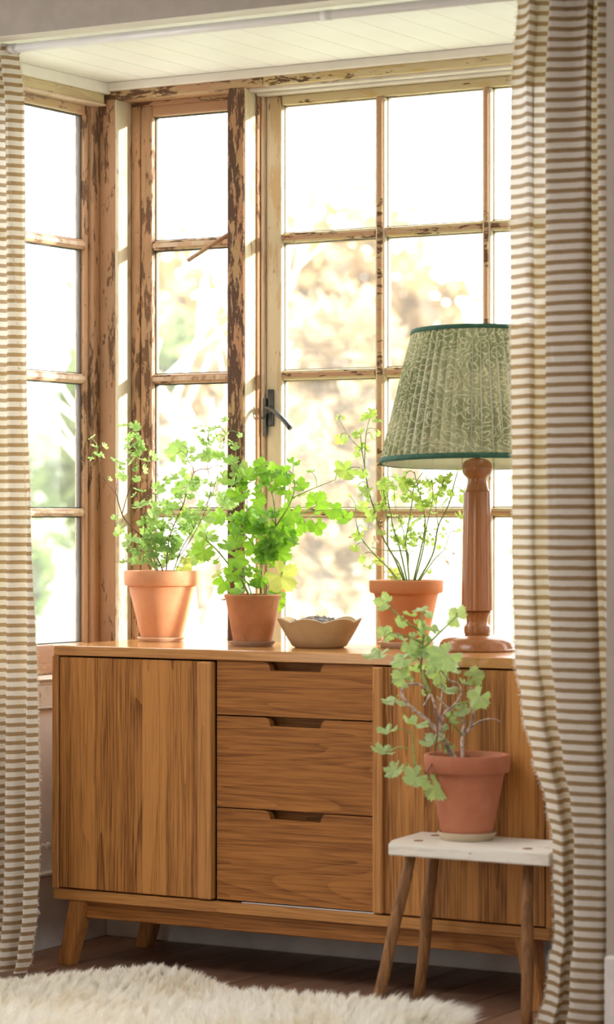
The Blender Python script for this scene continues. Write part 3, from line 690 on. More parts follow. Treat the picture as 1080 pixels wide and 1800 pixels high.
# spider that carries the shade
for q in range(3):
    a = math.radians(20 + 120 * q); tube('shade_spoke', [(0, 0, zt - 0.02), (rt * math.cos(a), rt * math.sin(a), zt - 0.004)], 0.0016, M['iron'], lamp, 6)
rnd = random.Random(11)
NP = 54; seg = NP * 10
amp = [rnd.uniform(0.5, 1.35) for _ in range(NP)]; off = [rnd.uniform(-0.3, 0.3) for _ in range(NP)]
def pleat(a, v):
    u = a / (2 * math.pi) * NP; i = int(u) % NP; f = u - int(u)
    return -0.011 * amp[i] * (1 - abs(math.sin(math.pi * f)) ** 0.6) * (0.55 + 0.45 * math.sin(math.pi * min(1, max(0, v)) * 0.9 + 0.25))
rows = 14; V = []; UV = []; F = []
for j in range(rows + 1):
    v = j / rows; r = rb + (rt - rb) * v
    for k in range(seg):
        a = 2 * math.pi * k / seg; i = int(a / (2 * math.pi) * NP) % NP
        a2 = a + off[i] * 0.02 * math.sin(math.pi * v) * math.sin(math.pi * ((a / (2 * math.pi) * NP) % 1))
        rr = r + pleat(a, v)
        V.append((rr * math.cos(a2), rr * math.sin(a2), zb + (zt - zb) * v)); UV.append((a * 0.19, v * 0.31))
for j in range(rows):
    for k in range(seg):
        F.append((j * seg + k, j * seg + (k + 1) % seg, (j + 1) * seg + (k + 1) % seg, (j + 1) * seg + k))
me = bpy.data.meshes.new('shade'); me.from_pydata(V, [], F); uvl = me.uv_layers.new(name='UVMap')
li = np.empty(len(me.loops), dtype=np.int32); me.loops.foreach_get('vertex_index', li)
uvl.data.foreach_set('uv', np.array(UV, dtype=np.float32)[li].ravel())
shade = link('shade', me, M['shade'], lamp, True); shade['label'] = 'pleated green cotton shade with a cream dotted print'
def band(nm, r0, z0, r1, z1, mat, th=0.0022):
    return lathe(nm, [(r0, z0), (r0 + th, z0), (r1 + th, z1), (r1, z1), (r0, z0)], mat, shade, 96)
band('lower_binding', rb - 0.0005, zb - 0.004, rb - 0.0020, zb + 0.0085, M['tape']); band('upper_binding', rt + 0.0005, zt - 0.007, rt - 0.0015, zt + 0.003, M['tape'])
lathe('lining', [(rb - 0.006, zb - 0.003), (rt - 0.006, zt)], M['lining'], shade, 96)

# the shade sits slightly tipped back on its carrier
sc_ = Vector((0, 0, (zb + zt) / 2))
shade.matrix_local = Matrix.Translation(sc_) @ Matrix.Rotation(math.radians(-2.4), 4, Vector((math.cos(YAW), math.sin(YAW), 0))) @ Matrix.Translation(-sc_)

# ------------------------------------------------------------------ bowl
bw = empty('stone_bowl', (0.604, 0.217, TZ), YAW); tag(bw, 'small buff stone bowl with a scalloped rim between the clay pots', 'bowl')
def scal(r, z, a):
    if z > 0.030:
        f = (z - 0.030) / 0.035; s = abs(math.cos(3.5 * a + 0.4)); return r * (1 + 0.05 * f * s), z + f * (0.010 * s - 0.006)
    return r, z
sharp(lathe('bowl_body', [(0, 0), (0.055, 0), (0.063, 0.004), (0.072, 0.018), (0.085, 0.042), (0.0945, 0.064), (0.090, 0.0655), (0.078, 0.046), (0.06, 0.03), (0, 0.027)], M['bowl'], bw, 84, fn=scal), 60)
rnd = random.Random(4); bm = bmesh.new()
for q in range(420):
    a = rnd.uniform(0, 6.28); r = 0.074 * math.sqrt(rnd.random()); z = 0.050 + 0.018 * (1 - (r / 0.074) ** 2) + rnd.uniform(-0.003, 0.004)
    p = Vector((r * math.cos(a), r * math.sin(a), z)); d = Vector((rnd.uniform(-1, 1), rnd.uniform(-1, 1), rnd.uniform(-.3, .6))).normalized() * rnd.uniform(0.003, 0.009)
    tube_bm(bm, [p - d, p + d], [0.0011, 0.0007], 4)
hp = from_bm('dried_lavender', bm, M['pebble'], bw); hp['kind'] = 'stuff'; hp['label'] = 'heap of grey dried flower heads'
lathe('filling_mound', [(0.084, 0.046), (0.066, 0.054), (0.035, 0.064), (0, 0.067)], M['pebble'], bw, 40)

# ------------------------------------------------------------------ clay pots and saucers
def saucer(label, loc, r, h, mat):
    o = sharp(lathe('plant_saucer', [(0, 0), (r * 0.86, 0), (r * 0.88, 0.001), (r, h), (r, h + 0.0015), (r - 0.003, h + 0.002), (r * 0.87, 0.0043), (0, 0.0040)], mat, None, 56, loc), 40)
    tag(o, label, 'saucer', 'plant saucers'); return o
def pot(parent, rr, rb_, h, rimh, mat, zoff, wall=0.007, soil=0.016, style=0):
    """clay pot with a thick rim band (style 0) or a plain tapered one (style 1)"""
    if style == 0:
        rs = rr - 0.009; zr = h - rimh
        prof = [(0, 0), (rb_ - 0.002, 0), (rb_, 0.002), (rs - 0.003, zr - 0.003), (rs, zr - 0.001), (rr - 0.0035, zr), (rr - 0.001, zr + 0.004), (rr, h - 0.004), (rr - 0.0015, h - 0.0005), (rr - 0.004, h), (rr - wall - 0.002, h - 0.001), (rr - wall - 0.004, h - 0.004), (rr - wall - 0.010, h - 0.05), (0, h - 0.055)]
    else:
        prof = [(0, 0), (rb_ - 0.002, 0), (rb_, 0.002), (rr - 0.004, h - 0.012), (rr - 0.001, h - 0.008), (rr, h - 0.003), (rr - 0.002, h), (rr - wall, h - 0.001), (rr - wall - 0.006, h - 0.05), (0, h - 0.055)]
    p = sharp(lathe('pot', [(r, z + zoff) for r, z in prof], mat, parent, 64), 32)
    rs_ = rr - wall - 0.0045
    rn = random.Random(int(rr * 1e5)); bm = bmesh.new()
    n = 26; ring = []
    c = bm.verts.new((0, 0, zoff + h - soil + 0.003))
    prev = None
    for q in (0.35, 0.7, 1.0):
        cur = [bm.verts.new((rs_ * q * math.cos(6.2832 * k / n), rs_ * q * math.sin(6.2832 * k / n), zoff + h - soil + rn.uniform(-0.003, 0.004) * (q < 1))) for k in range(n)]
        for k in range(n):
            if prev is None: bm.faces.new((c, cur[k], cur[(k + 1) % n]))
            else: bm.faces.new((prev[k], cur[k], cur[(k + 1) % n], prev[(k + 1) % n]))
        prev = cur
    from_bm('soil', bm, M['soil'], parent)
    return zoff + h - soil
# ------------------------------------------------------------------ geranium leaves (shared meshes)
def leaf_mesh(name, lobes, depth, teeth, cup, seed, ruffle):
    rn = random.Random(seed); n = 44; V = [(0, 0, 0)]; F = []
    outline = []
    for i in range(n):
        ph = math.radians(-158 + 316 * i / (n - 1))
        lob = abs(math.cos(lobes * ph / 2)) ** 0.55
        r = (1 - depth) + depth * lob
        r *= 1 + teeth * (1 if i % 2 else -1)
        r *= 0.86 + 0.14 * math.cos(ph)
        outline.append((ph, r * rn.uniform(0.96, 1.04)))
    for q in (0.5, 1.0):
        for i, (ph, r) in enumerate(outline):
            rr = (r if q == 1 else (0.5 * (0.6 + 0.4 * r)))
            z = cup * rr * rr + ruffle * q * math.cos(lobes * ph) + rn.uniform(-0.02, 0.02) * q
            V.append((rr * math.sin(ph), rr * math.cos(ph), z))
    for i in range(n - 1):
        F.append((0, 1 + i, 2 + i)); F.append((1 + i, 1 + n + i, 2 + n + i, 2 + i))
    me = bpy.data.meshes.new(name); me.from_pydata(V, [], F)
    me.polygons.foreach_set('use_smooth', [True] * len(me.polygons)); return me
def leafset(mat):
    out = []
    for k, (lo, de, te, cu, ru) in enumerate(((5, 0.40, 0.06, 0.16, 0.08), (5, 0.34, 0.07, -0.12, 0.10), (7, 0.26, 0.065, 0.28, 0.07), (5, 0.38, 0.06, 0.34, 0.11))):
        me = leaf_mesh('leaf', lo, de, te, cu, 10 + k, ru); me.materials.append(mat); out.append(me)
    return out
def petiole_mesh(mat):
    bm = bmesh.new(); n = 7
    pts = [(9 * math.sin(math.pi * i / (n - 1)), 0, i / (n - 1)) for i in range(n)]
    rings = []
    for (x, y, z) in pts:
        rings.append([bm.verts.new((x + math.cos(k * 1.2566), y + math.sin(k * 1.2566), z)) for k in range(5)])
    for A, B in zip(rings, rings[1:]):
        for k in range(5): bm.faces.new((A[k], A[(k + 1) % 5], B[(k + 1) % 5], B[k]))
    me = bpy.data.meshes.new('leaf_stalk'); bm.to_mesh(me); bm.free(); me.materials.append(mat)
    me.polygons.foreach_set('use_smooth', [True] * len(me.polygons)); return me
LEAFY = leafset(M['leaf_y']); LEAFBR = leafset(M['leaf_br']); LEAFOR = leafset(M['leaf_or'])
PET = petiole_mesh(M['stem_green'])
def grow(root, spec, leafmat, seed, depth, soil_z, faceup=0.55, leafscale=1.12, wbias=0.0, stemscale=0.62, dense=1.0):
    rn = random.Random(seed); ls = leafset(leafmat); samples = []
    smats = [M['stem_brown'], M['stem_green'], M['stem_gnarl']]
    ends = []
    for si, (r, kind, pts) in enumerate(spec['stems']):
        P = [Vector((u / 1000, 0, v / 1000)) for u, v in pts]
        # depth: branches start on the parent's nearest point, soil stems at the pot centre
        w0 = 0.0; root_stem = P[0].z < soil_z + 0.03 and abs(P[0].x) < 0.07
        if not root_stem and samples:
            q = min(samples, key=lambda s: (s[0].x - P[0].x) ** 2 + (s[0].z - P[0].z) ** 2); w0 = q[0].y; P[0] = q[0].copy()
        drift = rn.uniform(-1, 1) * depth + wbias; L = 0.0; tot = sum((b - a).length for a, b in zip(P, P[1:])) or 1
        for i in range(len(P)):
            if i: L += math.hypot(P[i].x - P[i - 1].x, P[i].z - P[i - 1].z)
            P[i].y = w0 + drift * (L / tot) ** 1.1 + rn.uniform(-0.004, 0.004) * (i > 0)
        if root_stem: P[0].z = min(P[0].z, soil_z - 0.006)
        C = catmull(P, 4); n = len(C)
        rad = [r / 1000 * stemscale * (1 - 0.55 * i / (n - 1)) for i in range(n)]
        if kind == 2: rad = [x * (1 + 0.28 * math.sin(i * 2.6)) for i, x in enumerate(rad)]
        bm = bmesh.new(); tube_bm(bm, C, rad, 6); bmesh.ops.recalc_face_normals(bm, faces=bm.faces)
        from_bm('stem', bm, smats[kind], root, True)
        samples += [(c, i / (n - 1)) for i, c in enumerate(C) if i > 1 or not root_stem]
    lv = [(u, v, r, k) for u, v, r, k in spec['leaves']]
    for (cu, cv, ru, rv, n, r0, r1, k) in spec['fills']:
        for _ in range(int(n * dense)):
            a = rn.uniform(0, 6.2832); q = math.sqrt(rn.random()); lv.append((cu + ru * q * math.cos(a), cv + rv * q * math.sin(a), rn.uniform(r0, r1), k))
    for (u, v, r, k) in lv:
        p = Vector((u / 1000, 0, v / 1000)); r = r / 1000 * leafscale
        best = min(samples, key=lambda s: (s[0].x - p.x) ** 2 + (s[0].z - p.z) ** 2 * (1.0 if s[0].z < p.z else 1.7) - 0.0004 * s[1])[0]
        hd = math.hypot(best.x - p.x, best.z - p.z)
        p.y = best.y + rn.uniform(-1, 1) * (0.010 + 0.45 * hd + 0.3 * r)
        d = (p - best)
        if d.length < 0.006: d = Vector((rn.uniform(-1, 1), rn.uniform(-1, 1), 0.6)).normalized() * 0.008
        if k == 4: nrm = Vector((rn.uniform(-0.5, 0.5), -0.30, 0.9))
        else:
            nrm = Vector((rn.gauss(0, 0.42), -(1 - faceup) + rn.gauss(0, 0.35), faceup + rn.gauss(0, 0.30))) + 0.25 * d.normalized()
            if r > 0.022: nrm += Vector((0, -0.55, 0.0))
        nrm.normalize()
        tip = d.normalized() + Vector((rn.uniform(-.4, .4), rn.uniform(-.4, .4), -0.35))
        tip = tip - nrm * tip.dot(nrm)
        if tip.length < 0.05: tip = Vector((1, 0, 0)) - nrm * nrm.x
        tip.normalize(); side = tip.cross(nrm).normalized()
        base = p - tip * r * 0.22
        me = {1: LEAFY, 2: LEAFBR, 3: LEAFOR}.get(k, ls)[rn.randrange(4)]
        o = bpy.data.objects.new('leaf', me); COL.objects.link(o); o.parent = root
        s = r * rn.uniform(0.92, 1.1)
        m = Matrix((side, tip, nrm)).transposed().to_4x4()
        o.matrix_local = Matrix.Translation(base) @ m @ Matrix.Diagonal((s, s, s, 1))
        pv = base - best; L = pv.length
        if L > 0.004:
            z = pv.normalized(); xx = Vector((0, 0, 1)).cross(z)
            if xx.length < 0.05: xx = Vector((1, 0, 0))
            xx.normalize(); xx = z.cross(xx).normalized(); yy = z.cross(xx)
            q = bpy.data.objects.new('leaf_stalk', PET); COL.objects.link(q); q.parent = root
            th = 0.0007 + 0.012 * r
            q.matrix_local = Matrix.Translation(best) @ Matrix((xx, yy, z)).transposed().to_4x4() @ Matrix.Diagonal((th, th, L, 1))
GERANIUM_A = dict(
 stems=[(3.2,0,[(10,174),(-9,198),(-40,246),(-67,271),(-92,301),(-103,332),(-111,359),(-136,390),(-149,413),(-148,436),(-155,455)]),
  (2.2,0,[(-92,309),(-82,359),(-71,394),(-63,436),(-61,474),(-67,513)]),
  (1.6,0,[(-111,359),(-107,394),(-101,415)]),
  (2.2,0,[(-2,182),(-28,224),(-42,259),(-40,294),(-51,317),(-53,363)]),
  (1.5,0,[(14,347),(6,378),(-13,409),(-28,436)]),
  (3.0,0,[(10,174),(14,217),(22,263),(52,332),(60,363),(77,409),(71,428),(60,447)]),
  (2.8,1,[(22,178),(45,217),(75,271),(98,317),(121,359),(137,409)]),
  (2.0,0,[(37,194),(75,255),(106,317),(120,378),(112,417),(110,447),(114,482)]),
  (2.0,0,[(77,409),(95,418),(118,420),(144,451),(150,478),(154,505)]),
  (1.8,0,[(-2,182),(-32,205),(-67,228),(-86,217)]),
  (1.8,1,[(22,182),(60,217),(98,244),(114,271)]),
  (1.8,1,[(98,317),(137,347),(175,382)]),
  (1.6,1,[(75,271),(114,313),(152,336)])],
 leaves=[(-165,493,12,0),(-163,472,12,0),(-153,453,12,0),(-140,451,10,0),(-171,445,11,0),(-136,471,12,0),(-167,440,8,0),(-96,522,16,0),(-65,522,15,0),(-59,515,12,0),(-75,501,12,0),(-82,488,11,0),(-84,472,12,0),(-59,490,13,0),(-69,497,12,0),(-55,461,10,0),(-67,443,18,0),(-44,470,12,0),(-48,480,10,0),(-101,418,15,0),(-115,442,14,0),(-96,432,12,0),(-123,394,9,0),(-94,399,15,0),(-59,394,14,0),(-105,401,10,0),(-40,415,15,0),(-36,436,12,0),(-21,453,12,0),(-13,442,10,0),(-55,365,15,0),(-65,353,11,0),(-46,363,12,0),(33,463,35,0),(45,480,23,0),(85,520,15,0),(110,511,11,0),(127,516,12,0),(133,495,13,0),(154,536,14,0),(152,497,15,0),(164,486,12,0),(177,472,12,0),(191,499,9,0),(98,486,12,0),(106,476,10,0),(121,482,12,0),(75,463,13,0),(91,449,15,0),(75,443,14,0),(114,447,23,0),(133,447,17,0),(56,436,12,0),(-50,328,24,0),(-25,342,19,0),(-5,370,21,0),(14,388,15,0),(33,397,14,0),(41,367,22,0),(71,384,29,0),(52,409,15,0),(22,344,18,0),(10,324,21,0),(52,317,19,1),(56,271,31,0),(29,223,27,0),(-19,205,17,0),(16,203,19,1),(-75,248,19,0),(-88,236,15,0),(-50,224,19,0),(-101,269,13,0),(-111,263,12,0),(-117,297,12,0),(-101,284,11,0),(-86,192,19,0),(-67,194,15,0),(-48,190,15,0),(-13,184,14,0),(98,259,33,0),(87,209,33,0),(125,297,25,0),(152,336,29,0),(175,351,27,0),(56,178,23,1),(60,198,19,1),(75,286,23,0),(-13,274,23,0),(-28,255,17,0),(-2,244,19,0),(168,436,23,0),(191,413,27,0),(152,394,23,0),(141,424,13,0)],
 fills=[(6,286,69,50,26,10,18,0),(-28,217,65,35,22,8,16,0),(75,347,61,54,16,8,15,0),(-67,459,27,54,14,5,9,0),(125,486,42,38,14,5,9,0)])
GERANIUM_B = dict(
 stems=[(5.5,1,[(19,118),(20,155),(24,207),(35,244),(54,280),(68,299)]),
  (5,1,[(-2,118),(-28,159),(-53,188),(-83,225),(-112,251)]),
  (3,1,[(20,166),(26,140),(30,118),(42,107)]),
  (3,1,[(24,207),(2,236),(-24,266),(-50,295)]),
  (3.2,1,[(54,280),(83,325),(98,365),(94,398)]),
  (2.8,1,[(54,280),(50,332),(39,376),(31,398)]),
  (2.6,1,[(68,299),(113,310),(149,328)]),
  (2.6,1,[(98,343),(135,365),(194,389)]),
  (2.6,1,[(68,299),(116,288),(149,280)]),
  (2.6,1,[(2,118),(-13,148),(-39,163),(-61,159)]),
  (2.6,1,[(113,310),(164,317),(190,314)]),
  (2.4,1,[(-24,266),(-13,332),(-24,384)]),
  (2.2,1,[(20,126),(42,148),(68,163)])],
 leaves=[(70,398,28,0),(-35,347,31,0),(153,338,30,0),(87,306,32,0),(54,236,31,0),(-35,258,31,0),(-31,203,31,0),(-101,251,33,0),(-116,218,29,0),(-39,292,28,0),(-75,299,26,0),(-2,306,28,0),(17,271,26,0),(46,310,20,0),(77,251,28,0),(61,273,26,0),(120,280,20,0),(151,277,22,0),(35,402,31,0),(-13,397,28,0),(-46,380,22,0),(17,343,22,0),(17,424,22,0),(219,404,31,0),(192,316,24,0),(218,295,26,0),(113,375,24,0),(94,426,19,0),(2,417,20,0),(68,214,28,0),(9,196,18,0),(46,188,14,0),(-50,166,26,0),(-31,131,28,0),(-68,144,26,0),(17,151,22,0),(72,159,42,1),(54,96,29,0),(54,118,22,0),(-85,196,9,0),(-9,181,11,0),(-68,109,10,2),(135,406,12,0),(31,236,22,0),(-2,229,22,0),(-57,236,26,0),(39,266,22,0),(98,266,20,0),(-13,273,22,0),(-83,170,18,1),(68,129,15,3),(83,351,15,0),(113,351,15,1),(-53,432,18,0),(-79,443,18,0),(135,303,15,0),(94,244,18,0)],
 fills=[(17,266,70,52,16,15,24,0),(31,384,63,41,14,10,19,0),(-2,159,37,26,10,7,13,0),(39,222,33,29,6,16,24,0)])
GERANIUM_C = dict(
 stems=[(2.6,1,[(-1,149),(-39,181),(-74,216),(-100,248),(-113,280),(-116,309)]),
  (2.6,1,[(2,149),(-26,203),(-55,255),(-65,287),(-87,360),(-97,418),(-103,456),(-106,488)]),
  (2.4,1,[(4,149),(-17,194),(-42,232),(-44,296),(-52,360),(-65,412)]),
  (2.4,1,[(6,149),(-14,226),(-30,277),(-39,328),(-49,373),(-62,399)]),
  (2.4,1,[(9,149),(2,207),(-1,245),(12,328),(18,373),(38,405)]),
  (2.4,1,[(12,149),(31,213),(42,271),(41,309),(25,373),(17,405)]),
  (2.8,1,[(15,149),(60,213),(73,280),(97,331),(108,376),(116,405)]),
  (2.2,1,[(15,149),(38,223),(46,277),(60,341),(59,380)]),
  (1.8,1,[(18,149),(63,200),(89,226),(99,255)]),
  (2.2,1,[(6,191),(2,221),(-39,223),(-81,231)]),
  (1.6,1,[(-97,418),(-94,488),(-84,533)]),
  (1.4,1,[(-103,456),(-129,482),(-155,527)]),
  (1.6,1,[(-1,200),(-4,264),(-20,309),(-26,344)]),
  (1.5,1,[(73,280),(67,335),(83,380)])],
 leaves=[(-145,405,30,0),(-155,479,15,0),(-140,479,12,0),(-110,492,17,0),(-118,488,13,0),(-81,538,16,0),(-105,524,10,0),(-97,528,11,0),(-73,520,8,0),(-62,520,8,0),(-158,530,10,0),(-145,530,7,0),(-78,485,12,0),(-66,492,10,0),(-106,461,15,0),(-114,445,10,0),(-94,464,13,0),(-90,456,10,0),(-102,399,14,0),(-113,373,12,0),(-97,363,18,0),(-106,351,10,0),(-55,376,16,0),(-10,376,21,0),(-4,396,16,0),(-1,344,16,0),(57,347,21,0),(83,383,21,0),(31,328,18,0),(28,299,20,0),(123,301,15,0),(123,267,13,0),(127,341,15,0),(131,360,12,0),(115,408,16,0),(-100,322,19,0),(-81,301,18,0),(-110,255,18,0),(-97,274,15,0),(-118,226,14,0),(-103,204,15,0),(-87,183,15,0),(-65,197,19,1),(-71,248,13,2),(-55,293,8,2),(-14,242,18,0),(-23,248,14,0),(-26,166,22,1),(-58,263,14,0),(54,174,7,0),(76,231,8,0),(92,290,9,0),(12,255,10,0),(28,376,15,0),(46,386,13,0),(-33,303,15,0),(-55,328,19,0),(12,223,9,0),(86,335,18,0),(51,373,16,0),(-33,373,16,0),(95,392,14,0),(41,319,6,2),(83,315,6,2),(-129,253,5,2),(97,195,7,2),(-49,173,5,2),(110,216,5,2),(15,347,13,0),(-20,392,14,0),(76,360,15,0),(63,309,12,0),(-129,351,6,0)],
 fills=[(12,264,54,38,22,5,8,0),(44,360,64,35,16,8,13,0),(-55,354,38,38,12,6,13,0),(51,264,38,29,10,5,8,0)])
GERANIUM_D = dict(
 stems=[(5,2,[(-25,168),(-50,211),(-72,239),(-91,258),(-120,280),(-138,305),(-131,324),(-109,328),(-91,322),(-78,308),(-91,280)]),
  (5,2,[(-19,168),(-50,214),(-62,249),(-69,286),(-78,308)]),
  (4.2,1,[(-78,308),(-91,339),(-97,361),(-94,389),(-91,436),(-94,471)]),
  (3,0,[(-72,280),(-64,233),(-69,192),(-78,161),(-97,133)]),
  (4.5,2,[(-9,168),(-9,218),(-6,249),(-34,271),(-62,299)]),
  (4.2,2,[(-6,218),(9,236),(17,280),(12,311),(3,324),(-9,328)]),
  (2.4,2,[(9,236),(34,252),(56,255),(69,250)]),
  (4,2,[(-56,230),(-50,264),(-25,286),(-12,311),(-22,330),(-38,336),(-56,360)]),
  (3.6,1,[(-100,136),(-111,161),(-116,192),(-117,224)]),
  (2.4,2,[(-62,249),(-56,286),(-53,327),(-59,355)]),
  (2.6,2,[(-25,171),(-38,199),(-56,218),(-81,228)]),
  (3,1,[(-91,436),(-122,455),(-167,492)]),
  (2.6,1,[(-94,414),(-122,427),(-162,436)]),
  (2.6,1,[(-91,405),(-50,442),(-22,468)]),
  (2.4,1,[(-9,218),(-25,239),(-38,249)]),
  (2.4,1,[(-28,283),(-12,289),(25,297)])],
 leaves=[(-175,499,21,0),(-170,435,19,0),(-141,422,18,0),(-141,457,14,0),(-120,472,15,0),(-97,486,18,0),(-81,477,16,0),(-22,471,26,0),(-72,439,21,4),(-192,385,27,4),(-123,405,16,0),(-141,377,24,0),(-105,355,17,0),(-138,342,23,0),(-50,385,35,0),(-59,346,22,0),(-39,372,15,0),(22,341,23,0),(-6,330,11,0),(20,299,26,0),(-153,291,26,4),(-41,314,24,4),(-9,271,19,0),(-34,255,21,0),(-50,233,14,0),(-114,247,28,4),(-173,233,24,4),(-180,186,25,4),(-156,149,21,0),(-117,136,24,0),(-66,111,30,0),(-73,208,30,4),(-92,310,8,0),(-78,358,14,0),(-88,421,14,0),(-116,374,14,0),(-97,446,16,0),(-103,455,12,0),(-75,374,19,0),(-25,355,12,0),(-106,392,16,0),(-84,392,16,0),(-91,127,12,0)],
 fills=[(-100,411,22,34,8,8,14,0),(-38,192,25,16,5,5,5,0)])
def potted(label, loc, spec, leafmat, seed, depth, potargs, **kw):
    root = empty('potted_geranium', loc, YAW); tag(root, label, 'potted plant', 'potted geraniums')
    sz = pot(root, *potargs)
    grow(root, spec, leafmat, seed, depth, sz, **kw); return root
SA = (0.109, 0.305, TZ)
saucer('thin pale saucer under the wide pale clay pot', SA, 0.060, 0.0085, M['saucer_pale'])
potted('bushy geranium with brown twigs in the wide pale clay pot', SA, GERANIUM_A, M['leaf_a'], 21, 0.055, (0.0925, 0.050, 0.167, 0.036, M['terra_a'], 0.0045), dense=2.1, leafscale=1.08)
SB = (0.436, 0.195, TZ)
saucer('thick grey brown saucer under the small mottled clay pot', SB, 0.0535, 0.0105, M['saucer_dark'])
potted('geranium with large bright green leaves in the small mottled clay pot', SB, GERANIUM_B, M['leaf_b'], 22, 0.06, (0.067, 0.0445, 0.117, 0.02, M['terra_b'], 0.0045, 0.006, 0.012, 1), wbias=-0.02, dense=1.5, leafscale=1.1)
SC = (0.776, 0.320, TZ)
saucer('buff saucer under the orange clay pot beside the lamp', SC, 0.066, 0.012, M['saucer_pale'])
potted('airy lime green geranium with thin upright stems in the orange clay pot', SC, GERANIUM_C, M['leaf_c'], 23, 0.06, (0.086, 0.048, 0.151, 0.029, M['terra_c'], 0.0045), stemscale=0.85, dense=1.9, leafscale=1.08)
STZ = 0.370
SD = (1.150, -0.098, STZ)
saucer('buff saucer under the brick red clay pot on the stool', SD, 0.0625, 0.015, M['saucer_stone'])
potted('straggly geranium with gnarled bare stems in the brick red clay pot on the stool', SD, GERANIUM_D, M['leaf_d'], 24, 0.055, (0.0915, 0.0525, 0.176, 0.037, M['terra_d'], 0.0045, 0.008, 0.014), wbias=-0.01, stemscale=0.95, dense=1.6, leafscale=1.2)

# ------------------------------------------------------------------ stool
sto = empty('milking_stool', (0, 0, 0)); tag(sto, 'low wooden stool with a chipped white plank seat and round splayed legs', 'stool')
poly = [(0.998, -0.018), (1.018, -0.190), (1.036, -0.236), (1.410, -0.238), (1.412, -0.020)]
bm = prism_mesh('seat', poly, 'z', STZ - 0.0265, STZ)
bmesh.ops.subdivide_edges(bm, edges=list(bm.edges), cuts=3, use_grid_fill=True)
rn = random.Random(8)
bmesh.ops.bevel(bm, geom=[e for e in bm.edges if e.calc_face_angle(0) > 0.6], offset=0.0022, segments=2, affect='EDGES')
for v in bm.verts:
    if v.co.y < -0.15 and v.co.z > STZ - 0.004: v.co.z -= rn.random() * 0.0012; v.co.y += rn.random() * 0.0012
seat = from_bm('seat', bm, M['stool_white'], sto)
for (cx, cy) in ((1.060, -0.070), (1.335, -0.185), (1.353, -0.075), (1.075, -0.175)):
    bm = bmesh.new(); bmesh.ops.create_cone(bm, cap_ends=True, segments=14, radius1=0.0105, radius2=0.010, depth=0.0016)
    o = from_bm('leg_tenon', bm, M['stoolwood'], seat); o.location = (cx, cy, STZ + 0.0002)
for (t, b) in (((1.062, -0.180, STZ - 0.02), (0.990, -0.214, 0.0)), ((1.053, -0.062, STZ - 0.02), (1.008, -0.052, 0.0)), ((1.333, -0.180, STZ - 0.02), (1.352, -0.222, 0.0)), ((1.336, -0.062, STZ - 0.02), (1.415, -0.03, 0.0))):
    t = Vector(t); b = Vector(b); n = 7
    tube('leg', [b.lerp(t, i / n) + Vector((0.0012 * math.sin(i * 1.7 + t.x * 40), 0.001 * math.cos(i * 2.1), 0)) * (0 < i < n) for i in range(n + 1)], [0.0115 + 0.0016 * math.sin(math.pi * i / n) for i in range(n + 1)], M['stoolwood'], sto, 12)

# ------------------------------------------------------------------ sheepskin rug
rug = empty('sheepskin_rug', (0, 0, 0)); tag(rug, 'shaggy cream sheepskin rug on the dark floorboards', 'rug')
RP = [(0.10, -0.66), (0.20, -0.43), (0.30, -0.25), (0.375, -0.145), (0.44, -0.125), (0.53, -0.155), (0.66, -0.245), (0.82, -0.262), (0.97, -0.262), (1.10, -0.215), (1.18, -0.215), (1.25, -0.30), (1.25, -0.52), (1.10, -0.80), (0.60, -0.95), (0.22, -0.90)]
RC = [Vector(p) for p in catmull([(x, y, 0) for x, y in RP + [RP[0]]], 6)][:-1]
rpx = np.array([c.x for c in RC]); rpy = np.array([c.y for c in RC])
def dist_in(px, py):
    """signed distance (positive inside) to the rug outline, vectorised"""
    inside = np.zeros(px.shape, bool); best = np.full(px.shape, 9.0); n = len(rpx); nxp = np.zeros(px.shape); nyp = np.zeros(px.shape)
    for i in range(n):
        x0, y0, x1, y1 = rpx[i], rpy[i], rpx[(i + 1) % n], rpy[(i + 1) % n]
        c = ((y0 > py) != (y1 > py)) & (px < (x1 - x0) * (py - y0) / (y1 - y0 + 1e-12) + x0); inside ^= c
        dx, dy = x1 - x0, y1 - y0; t = np.clip(((px - x0) * dx + (py - y0) * dy) / (dx * dx + dy * dy + 1e-12), 0, 1)
        qx, qy = x0 + t * dx, y0 + t * dy; d = np.hypot(px - qx, py - qy); m = d < best
        best = np.where(m, d, best); nxp = np.where(m, qx, nxp); nyp = np.where(m, qy, nyp)
    return np.where(inside, best, -best), nxp, nyp
def hgt(px, py, d):
    e = np.clip(d / 0.06, 0, 1); e = np.sqrt(1 - (1 - e) ** 2)
    return 0.002 + e * (0.016 + 0.006 * np.sin(9 * px + 2) * np.cos(8 * py) + 0.010 * np.exp(-((px - 0.46) ** 2 + (py + 0.24) ** 2) / 0.012))
gx, gy = np.meshgrid(np.linspace(0.05, 1.32, 90), np.linspace(-1.0, -0.08, 66)); gx = gx.ravel(); gy = gy.ravel()
gd, qx, qy = dist_in(gx, gy); sn = gd < 0
gx = np.where(sn, qx, gx); gy = np.where(sn, qy, gy); gh = np.where(sn, 0.001, hgt(gx, gy, gd))
V = np.stack([gx, gy, gh], 1); F = []
G = gd.reshape(66, 90)
for j in range(65):
    for i in range(89):
        if max(G[j, i], G[j, i + 1], G[j + 1, i], G[j + 1, i + 1]) > 0: F.append((j * 90 + i, j * 90 + i + 1, (j + 1) * 90 + i + 1, (j + 1) * 90 + i))
me = bpy.data.meshes.new('hide'); me.from_pydata(V.tolist(), [], F); link('hide', me, M['fur'], rug, True)
rg = np.random.default_rng(5)
N = 150000
px = rg.uniform(0.05, 1.32, N); py = rg.uniform(-0.98, -0.08, N); pd, qx, qy = dist_in(px, py)
keep = (pd > 0.0) & ((py > -0.62) | (rg.random(N) < 0.35)); px, py, pd, qx, qy = [a[keep] for a in (px, py, pd, qx, qy)]
